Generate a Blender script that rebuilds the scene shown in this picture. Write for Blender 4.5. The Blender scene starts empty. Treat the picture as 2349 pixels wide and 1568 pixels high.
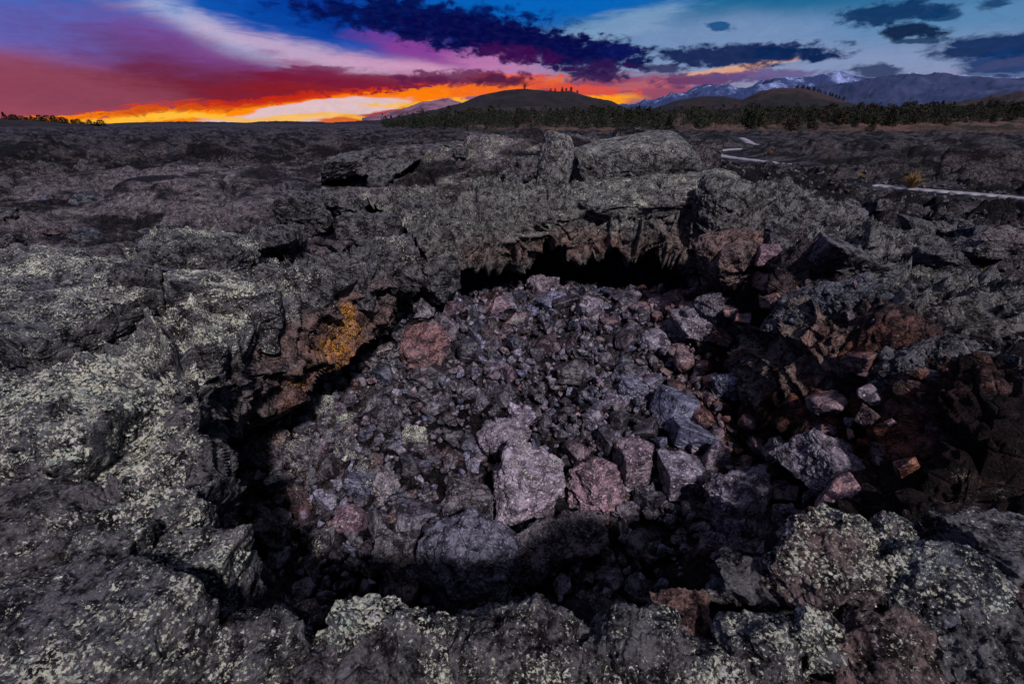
import bpy, math, random
import numpy as np
from math import radians, sin, cos, pi
F32 = np.float32
SC = bpy.context.scene
COL = SC.collection
random.seed(7)

# ------------------------------------------------------------------ camera
CAM_H = 1.7
FP, CX, CY, PITCH = 1044.0, 1174.5, 784.0, radians(25.55)   # focal length and centre in photo units (2349 x 1568)
cam_d = bpy.data.cameras.new('camera')
cam_d.sensor_width = 36.0
cam_d.lens = 36.0 * FP / 2349.0
cam_d.clip_start = 0.02
cam_d.clip_end = 80000.0
cam = bpy.data.objects.new('camera', cam_d)
COL.objects.link(cam)
cam.location = (0, 0, CAM_H)
cam.rotation_euler = (pi / 2 - PITCH, 0, 0)
SC.camera = cam

def ray(X, Y):
    a = (X - CX) / FP; s = (CY - Y) / FP
    return a, cos(PITCH) + sin(PITCH) * s, -sin(PITCH) + cos(PITCH) * s
def Wz(X, Y, z):                       # the spot on the level z seen at a point of the photo
    a, b, c = ray(X, Y); k = (z - CAM_H) / c
    return np.array([a * k, b * k, z])
def Wy(X, Y, y):                       # the spot at forward distance y
    a, b, c = ray(X, Y); k = y / b
    return np.array([a * k, y, CAM_H + c * k])
def azel(X, Y):
    a, b, c = ray(X, Y)
    return math.degrees(math.atan2(a, b)), math.degrees(math.atan2(c, math.hypot(a, b)))

# ------------------------------------------------------------------ view, sun
SC.view_settings.view_transform = 'Standard'
SC.view_settings.look = 'None'
SC.view_settings.exposure = 0.0
SC.view_settings.gamma = 1.0
SC.cycles.max_bounces = 4
SC.cycles.volume_bounces = 0
SC.cycles.diffuse_bounces = 2
SC.cycles.glossy_bounces = 2
SC.cycles.transmission_bounces = 2
SUN_EL, SUN_AZ = radians(44), radians(157)     # soft light from high behind the camera
sl = bpy.data.lights.new('sun', 'SUN')
sl.energy = 5.0
sl.angle = radians(4)
sl.color = (1.0, 0.94, 0.95)
sun = bpy.data.objects.new('sun', sl)
COL.objects.link(sun)
sun.rotation_euler = (pi / 2 - SUN_EL, 0, pi - SUN_AZ)

# ------------------------------------------------------------------ node helpers
def lin(c):
    f = lambda v: v / 12.92 if v <= 0.04045 else ((v + 0.055) / 1.055) ** 2.4
    return tuple(f(v / 255.0) for v in c) + (1.0,)
class NT:
    def __init__(s, tree): s.t = tree; tree.nodes.clear()
    def n(s, typ, ins=None, **kw):
        nd = s.t.nodes.new(typ)
        for k, v in kw.items(): setattr(nd, k, v)
        for k, v in (ins or {}).items():
            sock = nd.inputs[k]
            if hasattr(v, 'is_linked') or isinstance(v, bpy.types.NodeSocket): s.t.links.new(v, sock)
            else: sock.default_value = v
        return nd
    def math(s, op, a, b=0.0, c=None, clamp=False):
        ins = {0: a, 1: b}
        if c is not None: ins[2] = c
        return s.n('ShaderNodeMath', ins, operation=op, use_clamp=clamp).outputs[0]
    def mr(s, v, a, b, c=0.0, d=1.0, smooth=True):
        return s.n('ShaderNodeMapRange', {'Value': v, 'From Min': a, 'From Max': b, 'To Min': c, 'To Max': d},
                   interpolation_type='SMOOTHSTEP' if smooth else 'LINEAR').outputs[0]
    def mix(s, f, a, b, mode='MIX'):
        nd = s.t.nodes.new('ShaderNodeMix'); nd.data_type = 'RGBA'; nd.blend_type = mode
        for k, v in ((0, f), (6, a), (7, b)):
            if isinstance(v, bpy.types.NodeSocket): s.t.links.new(v, nd.inputs[k])
            else: nd.inputs[k].default_value = v if k == 0 or len(v) == 4 else tuple(v) + (1.0,)
        return nd.outputs[2]
    def noise(s, vec, scale, detail=2, rough=0.5, dist=0.0):
        return s.n('ShaderNodeTexNoise', {'Vector': vec, 'Scale': scale, 'Detail': detail, 'Roughness': rough, 'Distortion': dist}).outputs[0]

# ------------------------------------------------------------------ the sunset sky
world = bpy.data.worlds.new('World'); SC.world = world; world.use_nodes = True
N = NT(world.node_tree)
tc = N.n('ShaderNodeTexCoord').outputs['Generated']
sx = N.n('ShaderNodeSeparateXYZ', {0: tc})
deg = 180 / pi
az = N.math('MULTIPLY', N.math('ARCTAN2', sx.outputs[0], sx.outputs[1]), deg)
el = N.math('MULTIPLY', N.math('ARCSINE', sx.outputs[2]), deg)
vec0 = N.n('ShaderNodeCombineXYZ', {0: az, 1: el, 2: 0.0}).outputs[0]
stretch = N.n('ShaderNodeMapping', {'Vector': vec0, 'Rotation': (0, 0, radians(8)), 'Scale': (0.10, 0.32, 1)}).outputs[0]
wn = N.n('ShaderNodeTexNoise', {'Vector': stretch, 'Scale': 1.0, 'Detail': 3.0, 'Roughness': 0.5})
woff = N.n('ShaderNodeVectorMath', {0: wn.outputs['Color'], 1: (0.5, 0.5, 0.5)}, operation='SUBTRACT').outputs[0]
woff = N.n('ShaderNodeVectorMath', {0: woff, 1: (6.0, 1.7, 0)}, operation='MULTIPLY').outputs[0]
vec = N.n('ShaderNodeVectorMath', {0: vec0, 1: woff}, operation='ADD').outputs[0]
# two fields that fray the clouds' edges: a broad streaky one and a lumpy one
streak = N.noise(N.n('ShaderNodeMapping', {'Vector': vec0, 'Rotation': (0, 0, radians(12)), 'Scale': (0.22, 1.3, 1)}).outputs[0], 1.0, 5, 0.6, 0.6)
lumps = N.noise(N.n('ShaderNodeMapping', {'Vector': vec0, 'Scale': (0.55, 1.15, 1)}).outputs[0], 1.0, 6, 0.62, 0.3)
streak_s = N.math('SUBTRACT', streak, 0.5)
lumps_s = N.math('SUBTRACT', lumps, 0.5)
def ramp(fac, stops, interp='EASE'):
    cr = N.n('ShaderNodeValToRGB', {0: fac}).color_ramp
    nd = N.t.nodes[-1]
    cr = nd.color_ramp; cr.interpolation = interp
    while len(cr.elements) > 1: cr.elements.remove(cr.elements[-1])
    cr.elements[0].position = stops[0][0]; cr.elements[0].color = lin(stops[0][1])
    for p, c in stops[1:]:
        e = cr.elements.new(p); e.color = lin(c)
    return nd.outputs[0]
elw = N.n('ShaderNodeSeparateXYZ', {0: vec}).outputs[1]
f_el = N.math('DIVIDE', elw, 14.0, clamp=True)
right = ramp(f_el, [(0, (168, 128, 148)), (0.16, (150, 138, 168)), (0.34, (130, 148, 186)), (0.55, (88, 134, 178)), (0.75, (32, 104, 150)), (1.0, (0, 78, 128))])
left = ramp(f_el, [(0, (235, 110, 50)), (0.08, (170, 70, 70)), (0.2, (150, 70, 90)), (0.38, (150, 82, 125)), (0.56, (100, 98, 184)), (0.68, (56, 102, 186)), (1.0, (20, 84, 170))])
colr = N.mix(N.mr(az, -14.0, 14.0), left, right)
def blob(X, Y, w, h, ang, c, strength=1.0, e0=0.0, e1=0.7, amp=0.0, field=None, src=None):
    """an area of cloud w x h (photo units) about the direction seen at X, Y; ang tilts it up to the right"""
    global colr
    ca, sa = cos(radians(ang)), sin(radians(ang))
    A = azel(X - w / 2 * ca, Y + w / 2 * sa); B = azel(X + w / 2 * ca, Y - w / 2 * sa)
    C_ = azel(X - h / 2 * sa, Y - h / 2 * ca); D = azel(X + h / 2 * sa, Y + h / 2 * ca)
    c0 = azel(X, Y)
    hw = math.hypot(B[0] - A[0], B[1] - A[1]) / 2; hh = math.hypot(D[0] - C_[0], D[1] - C_[1]) / 2
    rot = math.atan2(B[1] - A[1], B[0] - A[0])
    m = N.n('ShaderNodeMapping', {'Vector': src if src is not None else vec, 'Location': (c0[0], c0[1], 0), 'Rotation': (0, 0, rot), 'Scale': (hw * 1.35, hh * 1.35, 1)}, vector_type='TEXTURE').outputs[0]
    g = N.n('ShaderNodeTexGradient', {0: m}, gradient_type='SPHERICAL').outputs[1]
    if amp:
        g2 = N.math('MULTIPLY_ADD', field if field is not None else streak_s, amp, g)
    else: g2 = g
    f = N.mr(g2, e0, e1, 0.0, strength)
    if amp:                                           # no cloud outside its own area
        f = N.math('MULTIPLY', f, N.mr(g, 0.0, 0.12))
    colr = N.mix(f, colr, c if isinstance(c, bpy.types.NodeSocket) else lin(c))
# broad colour fields
blob(60, 0, 500, 200, 0, (40, 100, 180), 0.7)
blob(150, 80, 520, 150, -8, (94, 102, 188), 0.8, amp=0.4)
blob(60, 235, 700, 200, 0, (150, 76, 98), 0.8)
blob(620, 30, 900, 170, -14, (8, 84, 178), 0.95, amp=0.7)
blob(900, 40, 700, 160, -6, (2, 52, 150), 0.9, amp=0.6)
blob(1230, 10, 700, 90, 0, (0, 100, 190), 0.9, amp=0.6)
blob(480, 70, 520, 74, -26, (160, 184, 222), 0.85, 0.0, 0.95, amp=0.9)
blob(700, 122, 740, 72, -14, (198, 172, 202), 0.85, 0.0, 0.9, amp=1.2)
blob(980, 160, 420, 60, -4, (212, 156, 192), 0.85, 0.0, 0.9, amp=0.9)
blob(1000, 118, 360, 70, -10, (142, 62, 150), 0.85, amp=1.0)
blob(1150, 150, 260, 60, -8, (200, 130, 180), 0.7, amp=0.9)
blob(1420, 60, 380, 60, 14, (120, 156, 192), 0.85, amp=1.0)
# the great red bank rising to the left
blob(480, 150, 560, 120, -20, (118, 66, 136), 0.85, amp=0.8)
blob(200, 205, 760, 130, -6, (138, 66, 88), 0.8, 0.0, 0.8, amp=0.5)
blob(330, 130, 620, 100, -14, (104, 62, 122), 0.75, 0.0, 0.9, amp=0.8)
blob(560, 205, 660, 104, -8, (112, 34, 54), 0.9, 0.0, 0.8, amp=0.8)
blob(760, 205, 560, 56, 0, (138, 28, 38), 0.9, 0.0, 0.6, amp=1.0)
blob(880, 190, 620, 34, -3, (120, 26, 60), 0.85, 0.1, 0.5, amp=1.2)
wisp_s = N.math('SUBTRACT', N.noise(N.n('ShaderNodeMapping', {'Vector': vec0, 'Rotation': (0, 0, radians(20)), 'Scale': (0.55, 1.6, 1)}).outputs[0], 1.0, 6, 0.68, 1.2), 0.5)
# fire along the skyline
blob(560, 246, 900, 46, 5, (222, 60, 10), 0.95, 0.02, 0.5, amp=2.6, field=wisp_s)
blob(420, 264, 780, 42, 4, (255, 140, 8), 1.0, 0.05, 0.5, amp=2.6, field=wisp_s)
blob(950, 224, 420, 36, 4, (255, 128, 10), 1.0, 0.05, 0.5, amp=2.6, field=wisp_s)
blob(1190, 204, 300, 60, 0, (250, 110, 30), 0.95, 0.0, 0.5, amp=2.6, field=wisp_s)
blob(1180, 180, 260, 24, 0, (240, 92, 40), 0.8, 0.1, 0.5, amp=1.4)
blob(715, 257, 450, 42, 7, (224, 192, 196), 1.0, 0.1, 0.28, amp=0.5)
blob(640, 270, 500, 14, 0, (255, 190, 60), 0.8, 0.1, 0.5, amp=0.6)
blob(1430, 210, 420, 80, 0, (150, 56, 84), 0.85, 0.0, 0.5, amp=1.0)
blob(1380, 232, 200, 26, 0, (255, 160, 30), 1.0, 0.1, 0.55, amp=0.9)
blob(1330, 206, 260, 26, -4, (235, 84, 54), 0.8, 0.1, 0.55, amp=2.6, field=wisp_s)
blob(1560, 186, 420, 30, 6, (190, 100, 110), 0.7, 0.1, 0.5, amp=1.2)
blob(1700, 152, 330, 20, 8, (240, 168, 110), 0.8, 0.1, 0.6, amp=1.4)
blob(2330, 140, 200, 24, 10, (200, 170, 180), 0.7, 0.1, 0.5, amp=1.0)
blob(1640, 90, 600, 120, 0, (136, 154, 194), 0.5)
blob(330, 272, 420, 20, 3, (255, 196, 60), 0.85, 0.1, 0.5, amp=2.4, field=wisp_s)
blob(1000, 238, 300, 16, 2, (255, 190, 50), 0.8, 0.1, 0.5, amp=2.4, field=wisp_s)
blob(560, 232, 620, 26, 6, (190, 36, 26), 0.7, 0.1, 0.6, amp=2.6, field=wisp_s)
colr = N.mix(N.mr(wisp_s, -.12, .16, 0.0, .22), colr, N.mix(1.0, colr, (.62, .60, .66, 1), 'MULTIPLY'))
# dark clouds, lumpy
D1, D2 = (2, 14, 74), (10, 30, 70)
LV = vec0
inner = N.mr(N.noise(N.n('ShaderNodeMapping', {'Vector': vec0, 'Scale': (0.9, 2.2, 1)}).outputs[0], 1.0, 4, 0.6, 0.5), 0.38, 0.68)
def dark(X, Y, w, h, ang, c, s=0.95, amp=1.0, e1=0.34):
    k = lin(c); k2 = tuple(v * 1.15 + .003 + .008 * (i == 2) for i, v in enumerate(k[:3])) + (1.0,)
    blob(X, Y, w * 1.12, h * 1.22, ang, N.mix(inner, k, k2), s, 0.10, e1 + .16, amp * 1.7, lumps_s, LV)
dark(960, 42, 560, 70, -3, (2, 28, 104), 0.9, 1.3, 0.5)
dark(1080, 75, 640, 84, -10, D1)
dark(1180, 96, 520, 66, -9, (5, 8, 66))
dark(1330, 124, 300, 70, -4, (6, 10, 68))
dark(1420, 118, 90, 36, 0, (8, 18, 80))
dark(1190, 124, 170, 36, -8, (60, 12, 74), 0.8)
dark(1060, 178, 300, 28, 0, (88, 26, 70), 0.85, 1.2)
dark(1150, 186, 130, 24, 0, (70, 24, 60), 0.85)
dark(730, 160, 160, 16, 0, (110, 34, 74), 0.8)
dark(1370, 165, 150, 42, 0, (44, 20, 72), 0.92, 1.2)
dark(1520, 156, 110, 18, 0, (34, 26, 76), 0.85)
dark(1610, 184, 220, 26, 2, (86, 50, 100), 0.85, 1.2)
dark(1690, 127, 400, 44, 2, (6, 26, 74))
dark(1800, 126, 160, 30, 0, (6, 36, 80), 0.9)
dark(1650, 62, 66, 16, -4, (8, 74, 128), 0.9)
dark(2040, 32, 230, 44, 4, (4, 44, 88), 0.92)
dark(2088, 70, 140, 32, 0, (2, 26, 60))
dark(2160, 38, 90, 24, 4, (4, 52, 96), 0.85)
dark(2280, 8, 80, 22, 4, (4, 52, 96), 0.85)
dark(2110, 94, 110, 12, 2, (6, 44, 80), 0.85)
dark(2010, 162, 110, 26, 0, (40, 54, 92), 0.9)
dark(2300, 104, 340, 44, 4, (4, 38, 84), 0.95, 0.8)
dark(2340, 146, 300, 56, 4, (14, 48, 98), 0.92, 0.7)
dark(2310, 178, 240, 18, 0, (84, 104, 140), 0.7)
dark(1750, 172, 260, 20, 2, (92, 74, 124), 0.8)
# overhead: unseen upper sky, its pale glow added to light the rocks
over = N.mr(el, 16.0, 46.0)
over_c = N.mix(N.mr(streak, 0.35, 0.65), (0.17, 0.20, 0.34, 1), (0.34, 0.32, 0.42, 1))
colr = N.mix(over, colr, over_c)
sky = N.n('ShaderNodeTexSky', sky_type='NISHITA')
sky.sun_disc = False; sky.sun_elevation = SUN_EL; sky.sun_rotation = SUN_AZ
skyc = N.mix(1.0, (0.008, 0.008, 0.008, 1), sky.outputs[0], 'MULTIPLY')
colr = N.mix(over, colr, N.mix(1.0, colr, skyc, 'ADD'))
bg = N.n('ShaderNodeBackground', {'Color': colr, 'Strength': 1.0})
N.t.links.new(bg.outputs[0], N.n('ShaderNodeOutputWorld').inputs[0])

# ------------------------------------------------------------------ noise in numpy
_rng = np.random.RandomState(11)
PERM = _rng.permutation(4096).astype(np.int32)
PERM = np.concatenate([PERM, PERM])
GRAD = _rng.normal(size=(4096, 3)); GRAD /= np.linalg.norm(GRAD, axis=1)[:, None]; GRAD = GRAD.astype(F32)
RND = _rng.rand(4096, 6).astype(F32)
def _h(i, j, k): return PERM[(PERM[(PERM[i & 4095] + j) & 4095] + k) & 4095]
def perlin(p):
    p = np.asarray(p, F32); i = np.floor(p).astype(np.int32); f = p - i
    u = f * f * f * (f * (f * 6 - 15) + 10)
    out = np.zeros(len(p), F32)
    for dx in (0, 1):
        wx = u[:, 0] if dx else 1 - u[:, 0]
        for dy in (0, 1):
            wy = u[:, 1] if dy else 1 - u[:, 1]
            for dz in (0, 1):
                wz = u[:, 2] if dz else 1 - u[:, 2]
                g = GRAD[_h(i[:, 0] + dx, i[:, 1] + dy, i[:, 2] + dz)]
                d = g[:, 0] * (f[:, 0] - dx) + g[:, 1] * (f[:, 1] - dy) + g[:, 2] * (f[:, 2] - dz)
                out += wx * wy * wz * d
    return out * 1.5
def fbm(p, octv=4, gain=0.5, ridged=False):
    p = np.asarray(p, F32); s = np.zeros(len(p), F32); a = 1.0; q = p
    for o in range(octv):
        v = perlin(q)
        s += a * ((1 - 2 * np.abs(v)) if ridged else v)
        a *= gain; q = q * 2.03 + 17.3
    return s
def facets(p, dim3=True, tilt=0.8, soft=0.22, jit=0.9):
    """broken-rock relief: Worley cells, every cell a tilted plane at its own level, joined by short ramps with a crack between"""
    p = np.asarray(p, F32); i = np.floor(p).astype(np.int32); f = p - i
    n = len(p); f1 = np.full(n, 9, F32); f2 = np.full(n, 9, F32); h1 = np.zeros(n, F32); h2 = np.zeros(n, F32)
    for dx in (-1, 0, 1):
        for dy in (-1, 0, 1):
            for dz in ((-1, 0, 1) if dim3 else (0,)):
                r = RND[_h(i[:, 0] + dx, i[:, 1] + dy, (i[:, 2] + dz) if dim3 else np.zeros_like(i[:, 2]))]
                ox = f[:, 0] - dx - 0.5 - (r[:, 0] - .5) * jit
                oy = f[:, 1] - dy - 0.5 - (r[:, 1] - .5) * jit
                oz = (f[:, 2] - dz - 0.5 - (r[:, 2] - .5) * jit) if dim3 else 0
                d = ox * ox + oy * oy + oz * oz
                h = (r[:, 3] - .5) + 2 * tilt * (ox * (r[:, 4] - .5) + oy * (r[:, 5] - .5) + oz * (r[:, 0] - .5))
                m = d < f1; m2 = (~m) & (d < f2)
                f2 = np.where(m, f1, np.where(m2, d, f2)); h2 = np.where(m, h1, np.where(m2, h, h2))
                f1 = np.where(m, d, f1); h1 = np.where(m, h, h1)
    e = np.sqrt(f2) - np.sqrt(f1)
    t = np.clip(e / soft, 0, 1); w = .5 * (1 - t * t * (3 - 2 * t))
    return h1 * (1 - w) + h2 * w, np.clip(1 - e / 0.14, 0, 1) ** 2, None
def fbm_lim(p, f0, octv, e, gain=0.5):
    """fbm whose octaves fade where the mesh (edge length e) is too coarse to carry them"""
    s = np.zeros(len(p), F32); a = 1.0; f = f0
    for o in range(octv):
        s += a * perlin(p * f + 17.3 * o) / (1 + (e * f * 3.2) ** 4); a *= gain; f *= 2.03
    return s
def edge_len(G):
    return np.maximum(np.linalg.norm(np.gradient(G, axis=0), axis=2), np.linalg.norm(np.gradient(G, axis=1), axis=2)).ravel().astype(F32)
def sstep(a, b, x):
    t = np.clip((x - a) / (b - a), 0, 1); return t * t * (3 - 2 * t)

# ------------------------------------------------------------------ mesh helpers
def mesh_from(name, V, Fq, mat=None, attrs=None, smooth=True):
    me = bpy.data.meshes.new(name)
    V = np.ascontiguousarray(V, F32); Fq = np.ascontiguousarray(Fq, np.int32)
    nf, k = Fq.shape
    me.vertices.add(len(V)); me.vertices.foreach_set('co', V.ravel())
    me.loops.add(nf * k); me.loops.foreach_set('vertex_index', Fq.ravel())
    me.polygons.add(nf)
    me.polygons.foreach_set('loop_start', np.arange(0, nf * k, k, dtype=np.int32))
    me.polygons.foreach_set('loop_total', np.full(nf, k, np.int32))
    me.polygons.foreach_set('use_smooth', np.full(nf, smooth, bool))
    for an, av in (attrs or {}).items():
        at = me.attributes.new(an, 'FLOAT', 'POINT'); at.data.foreach_set('value', np.ascontiguousarray(av, F32))
    me.update(calc_edges=True)
    if mat: me.materials.append(mat)
    return me
def link(name, me, parent=None, **props):
    o = bpy.data.objects.new(name, me); COL.objects.link(o)
    if parent: o.parent = parent
    for k, v in props.items(): o[k] = v
    return o
def grid_faces(R, C):
    a = (np.arange(R - 1)[:, None] * C + np.arange(C - 1)[None, :]).ravel()
    return np.stack([a, a + 1, a + C + 1, a + C], 1)
def grid_normals(P):
    du = np.gradient(P, axis=1); dv = np.gradient(P, axis=0)
    n = np.cross(du, dv); n /= (np.linalg.norm(n, axis=2)[:, :, None] + 1e-9)
    return n

# ------------------------------------------------------------------ rock materials
def rock_material(name, dark_c=(.0055, .005, .0065), mid_c=(.070, .064, .073), bump=1.0, rough=0.62, vary=0.0, far=False):
    m = bpy.data.materials.new(name); m.use_nodes = True
    n = NT(m.node_tree)
    tco = n.n('ShaderNodeTexCoord').outputs['Object']
    oi = n.n('ShaderNodeObjectInfo').outputs['Random']
    def att(a):
        g = n.n('ShaderNodeAttribute', attribute_name=a, attribute_type='GEOMETRY').outputs['Fac']
        o = n.n('ShaderNodeAttribute', attribute_name=a, attribute_type='OBJECT').outputs['Fac']
        return n.math('ADD', g, o)
    lich, rust, orng, tint, pale = att('lichen'), att('rust'), att('orange'), att('tint'), att('pale')
    # lichens favour tops over sides, which also paints top light and side shade
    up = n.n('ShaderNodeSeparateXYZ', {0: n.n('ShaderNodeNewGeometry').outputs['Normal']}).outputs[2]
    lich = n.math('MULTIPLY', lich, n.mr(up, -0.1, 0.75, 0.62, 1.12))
    shift = n.math('MULTIPLY', oi, 57.0)
    p = n.n('ShaderNodeVectorMath', {0: tco, 1: n.n('ShaderNodeCombineXYZ', {0: shift, 1: shift, 2: 0.0}).outputs[0]}, operation='ADD').outputs[0]
    big = n.noise(p, 1.7, 4, 0.55)
    med = n.noise(p, 9.0, 8, 0.68, 0.4)
    fine = n.noise(p, 60.0, 6, 0.7)
    f = n.math('ADD', n.math('MULTIPLY', med, 0.75), n.math('MULTIPLY', fine, 0.45))
    c = n.mix(n.mr(f, 0.52, 0.72), dark_c, mid_c)
    grit = n.noise(p, 34.0, 5, 0.75)
    c = n.mix(n.mr(grit, 0.56, 0.68, 0.0, 0.85), c, tuple(v * 3.2 for v in mid_c))
    if vary:                                          # some stones are paler basalt than others
        fr = n.math('FRACT', n.math('ADD', n.math('MULTIPLY', tint, 7.31), n.math('MULTIPLY', oi, 3.7)))
        g_ = n.math('ADD', 1.0 - vary * .62, n.math('MULTIPLY', n.math('MULTIPLY', fr, fr), vary * 1.5))
        c = n.mix(1.0, c, n.n('ShaderNodeCombineXYZ', {0: g_, 1: g_, 2: g_}).outputs[0], 'MULTIPLY')
    # each stone its own cast: plum, slate or brown
    c = n.mix(n.mr(tint, 0.0, 0.34, 0.75, 0.0), c, n.mix(1.0, c, (0.80, 1.02, 1.30, 1), 'MULTIPLY'))
    c = n.mix(n.mr(tint, 0.62, 1.0, 0.0, 0.8), c, n.mix(1.0, c, (1.30, 0.90, 0.90, 1), 'MULTIPLY'))
    c = n.mix(n.mr(big, 0.45, 0.7, 0.0, 0.55), c, n.mix(1.0, c, (1.14, 0.96, 1.04, 1), 'MULTIPLY'))
    c = n.mix(pale, c, n.mix(1.0, n.mix(1.0, c, (2.6, 2.5, 2.6, 1), 'MULTIPLY'), (.03, .028, .03, 1), 'ADD'))
    # red cinder and rust
    rm = n.math('MULTIPLY', rust, n.mr(n.math('ADD', n.math('MULTIPLY', big, 0.5), n.math('MULTIPLY', med, 0.6)), 0.36, 0.66))
    c = n.mix(rm, c, n.mix(n.mr(n.math('ADD', n.math('MULTIPLY', fine, 0.5), n.math('MULTIPLY', med, 0.5)), 0.42, 0.62), (0.022, 0.009, 0.007, 1), (0.25, 0.088, 0.048, 1)))
    # pale crust lichens: speckles inside larger colonies
    spk = n.n('ShaderNodeTexVoronoi', {'Vector': n.mix(0.06, p, n.n('ShaderNodeTexNoise', {'Vector': p, 'Scale': 30.0, 'Detail': 3.0}).outputs['Color']), 'Scale': 62.0 if not far else 20.0, 'Randomness': 1.0}, feature='F1')
    colony = n.noise(p, 7.0, 7, 0.78)
    amt = n.math('ADD', n.math('MULTIPLY', colony, 0.75), n.math('MULTIPLY', n.noise(p, 70.0, 4, 0.75), 1.15))
    amt = n.math('ADD', amt, n.math('MULTIPLY', n.math('SUBTRACT', spk.outputs['Distance'], 0.5), -0.22))
    amt = n.math('ADD', amt, n.math('MULTIPLY', n.math('SUBTRACT', n.noise(p, 2.2, 3, .6), 0.5), 0.55))
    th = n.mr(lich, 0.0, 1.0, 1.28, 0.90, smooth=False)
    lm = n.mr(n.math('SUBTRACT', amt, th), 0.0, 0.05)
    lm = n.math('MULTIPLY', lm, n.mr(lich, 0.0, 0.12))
    kind = n.noise(p, 14.0, 3, 0.6)
    lc = n.mix(n.mr(kind, 0.38, 0.5), (0.40, 0.46, 0.41, 1), (0.46, 0.455, 0.36, 1))
    lc = n.mix(n.mr(kind, 0.55, 0.66), lc, (0.56, 0.53, 0.50, 1))
    lc = n.mix(n.mr(fine, 0.3, 0.6, 0.65, 0.0), lc, (0.10, 0.10, 0.085, 1))
    c = n.mix(lm, c, lc)
    # orange lichen
    om = n.math('MULTIPLY', n.mr(n.math('ADD', amt, orng), 1.50, 1.62), n.mr(orng, 0.0, 0.2))
    c = n.mix(om, c, n.mix(n.mr(fine, 0.35, 0.6), (0.26, 0.075, 0.008, 1), (0.55, 0.25, 0.02, 1)))
    # relief
    pits = n.n('ShaderNodeTexVoronoi', {'Vector': p, 'Scale': 34.0, 'Randomness': 1.0}, feature='F1').outputs['Distance']
    pit = n.mr(pits, 0.05, 0.32)
    hgt = n.math('ADD', n.math('MULTIPLY', med, 1.1), n.math('MULTIPLY', fine, 0.55))
    hgt = n.math('ADD', hgt, n.math('MULTIPLY', pit, 0.28))
    hgt = n.math('ADD', hgt, n.math('MULTIPLY', grit, 0.5))
    ck = n.n('ShaderNodeTexVoronoi', {'Vector': n.mix(0.12, p, n.n('ShaderNodeTexNoise', {'Vector': p, 'Scale': 3.0, 'Detail': 4.0}).outputs['Color']), 'Scale': 4.2}, feature='DISTANCE_TO_EDGE').outputs['Distance']
    hgt = n.math('ADD', hgt, n.math('MULTIPLY', n.mr(ck, 0.0, 0.05), 0.5))
    hgt = n.math('ADD', hgt, n.math('MULTIPLY', lm, 0.12))
    bp = n.n('ShaderNodeBump', {'Strength': 1.0, 'Distance': 0.055 * bump, 'Height': hgt})
    b = n.n('ShaderNodeBsdfPrincipled', {'Base Color': c, 'Normal': bp.outputs[0], 'Roughness': n.mr(med, 0.35, 0.7, rough - 0.12, rough + 0.16, False)})
    n.t.links.new(n.math('MULTIPLY', n.mr(f, 0.50, 0.70, 0.05, 0.75), n.mr(lm, 0.0, 1.0, 1.0, 0.35)), b.inputs['Specular IOR Level'])
    n.t.links.new(b.outputs[0], n.n('ShaderNodeOutputMaterial').inputs[0])
    return m
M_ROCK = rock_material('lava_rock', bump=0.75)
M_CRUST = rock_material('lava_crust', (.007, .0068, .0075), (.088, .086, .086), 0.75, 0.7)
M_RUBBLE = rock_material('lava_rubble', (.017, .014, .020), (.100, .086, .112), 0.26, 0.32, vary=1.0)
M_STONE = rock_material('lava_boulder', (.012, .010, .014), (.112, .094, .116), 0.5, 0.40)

# ------------------------------------------------------------------ terrain surface
def tps(pts, vals):
    pts = np.asarray(pts, float); n = len(pts)
    d = np.linalg.norm(pts[:, None] - pts[None], axis=2)
    K = np.where(d > 0, d * d * np.log(d + 1e-12), 0) + np.eye(n) * 1e-3
    A = np.zeros((n + 3, n + 3)); A[:n, :n] = K; A[:n, n] = 1; A[:n, n + 1:] = pts; A[n, :n] = 1; A[n + 1:, :n] = pts.T
    w = np.linalg.solve(A, np.concatenate([vals, [0, 0, 0]]))
    def f(q):
        out = np.full(len(q), w[n]) + q @ w[n + 1:]
        for k in range(n):
            dd = ((q - pts[k]) ** 2).sum(1) + 1e-12
            out += w[k] * 0.5 * dd * np.log(dd)
        return out
    return f
def q2(x, y):
    r = np.hypot(x, y)
    return np.stack([np.arctan2(x, y) * 1.3, np.log(r + 0.05)], 1)
rim_px = [(0, 1568, .0), (470, 1470, -.22), (700, 1568, -.22), (1100, 1568, -.25), (1500, 1568, -.25), (2000, 1568, -.25), (2349, 1568, -.2), (2349, 1300, -.2), (2150, 1300, -.28),
          (0, 1250, -.05), (300, 1280, -.15), (0, 1000, .12), (200, 1100, .02), (0, 830, .08), (250, 820, .02), (0, 720, .22), (300, 680, .12),
          (0, 570, -.30), (250, 570, -.35), (360, 530, -.25), (0, 490, -.05), (0, 420, .35), (350, 480, .15), (300, 400, .42), (600, 490, .15), (600, 400, .45), (720, 375, .30), (0, 380, .30),
          (100, 330, 0), (400, 330, -.1), (600, 335, -.1),
          (560, 560, -.05), (700, 510, .05), (780, 440, .40), (900, 470, .30), (1100, 440, .60), (1000, 345, 1.15), (1180, 335, 1.28), (1290, 322, 1.34), (1400, 326, 1.32), (1560, 352, 1.1), (1640, 420, .80), (1300, 440, .62),
          (1720, 480, .50), (1850, 560, .38), (2050, 680, .28), (2200, 760, .2), (2349, 850, .18),
          (2349, 760, .02), (2349, 650, -.1), (2200, 600, -.02), (2000, 520, .0), (2349, 500, 0), (1900, 450, 0), (2349, 430, 0), (1780, 400, .1)]
rp = [Wz(*p) for p in rim_px]
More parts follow.
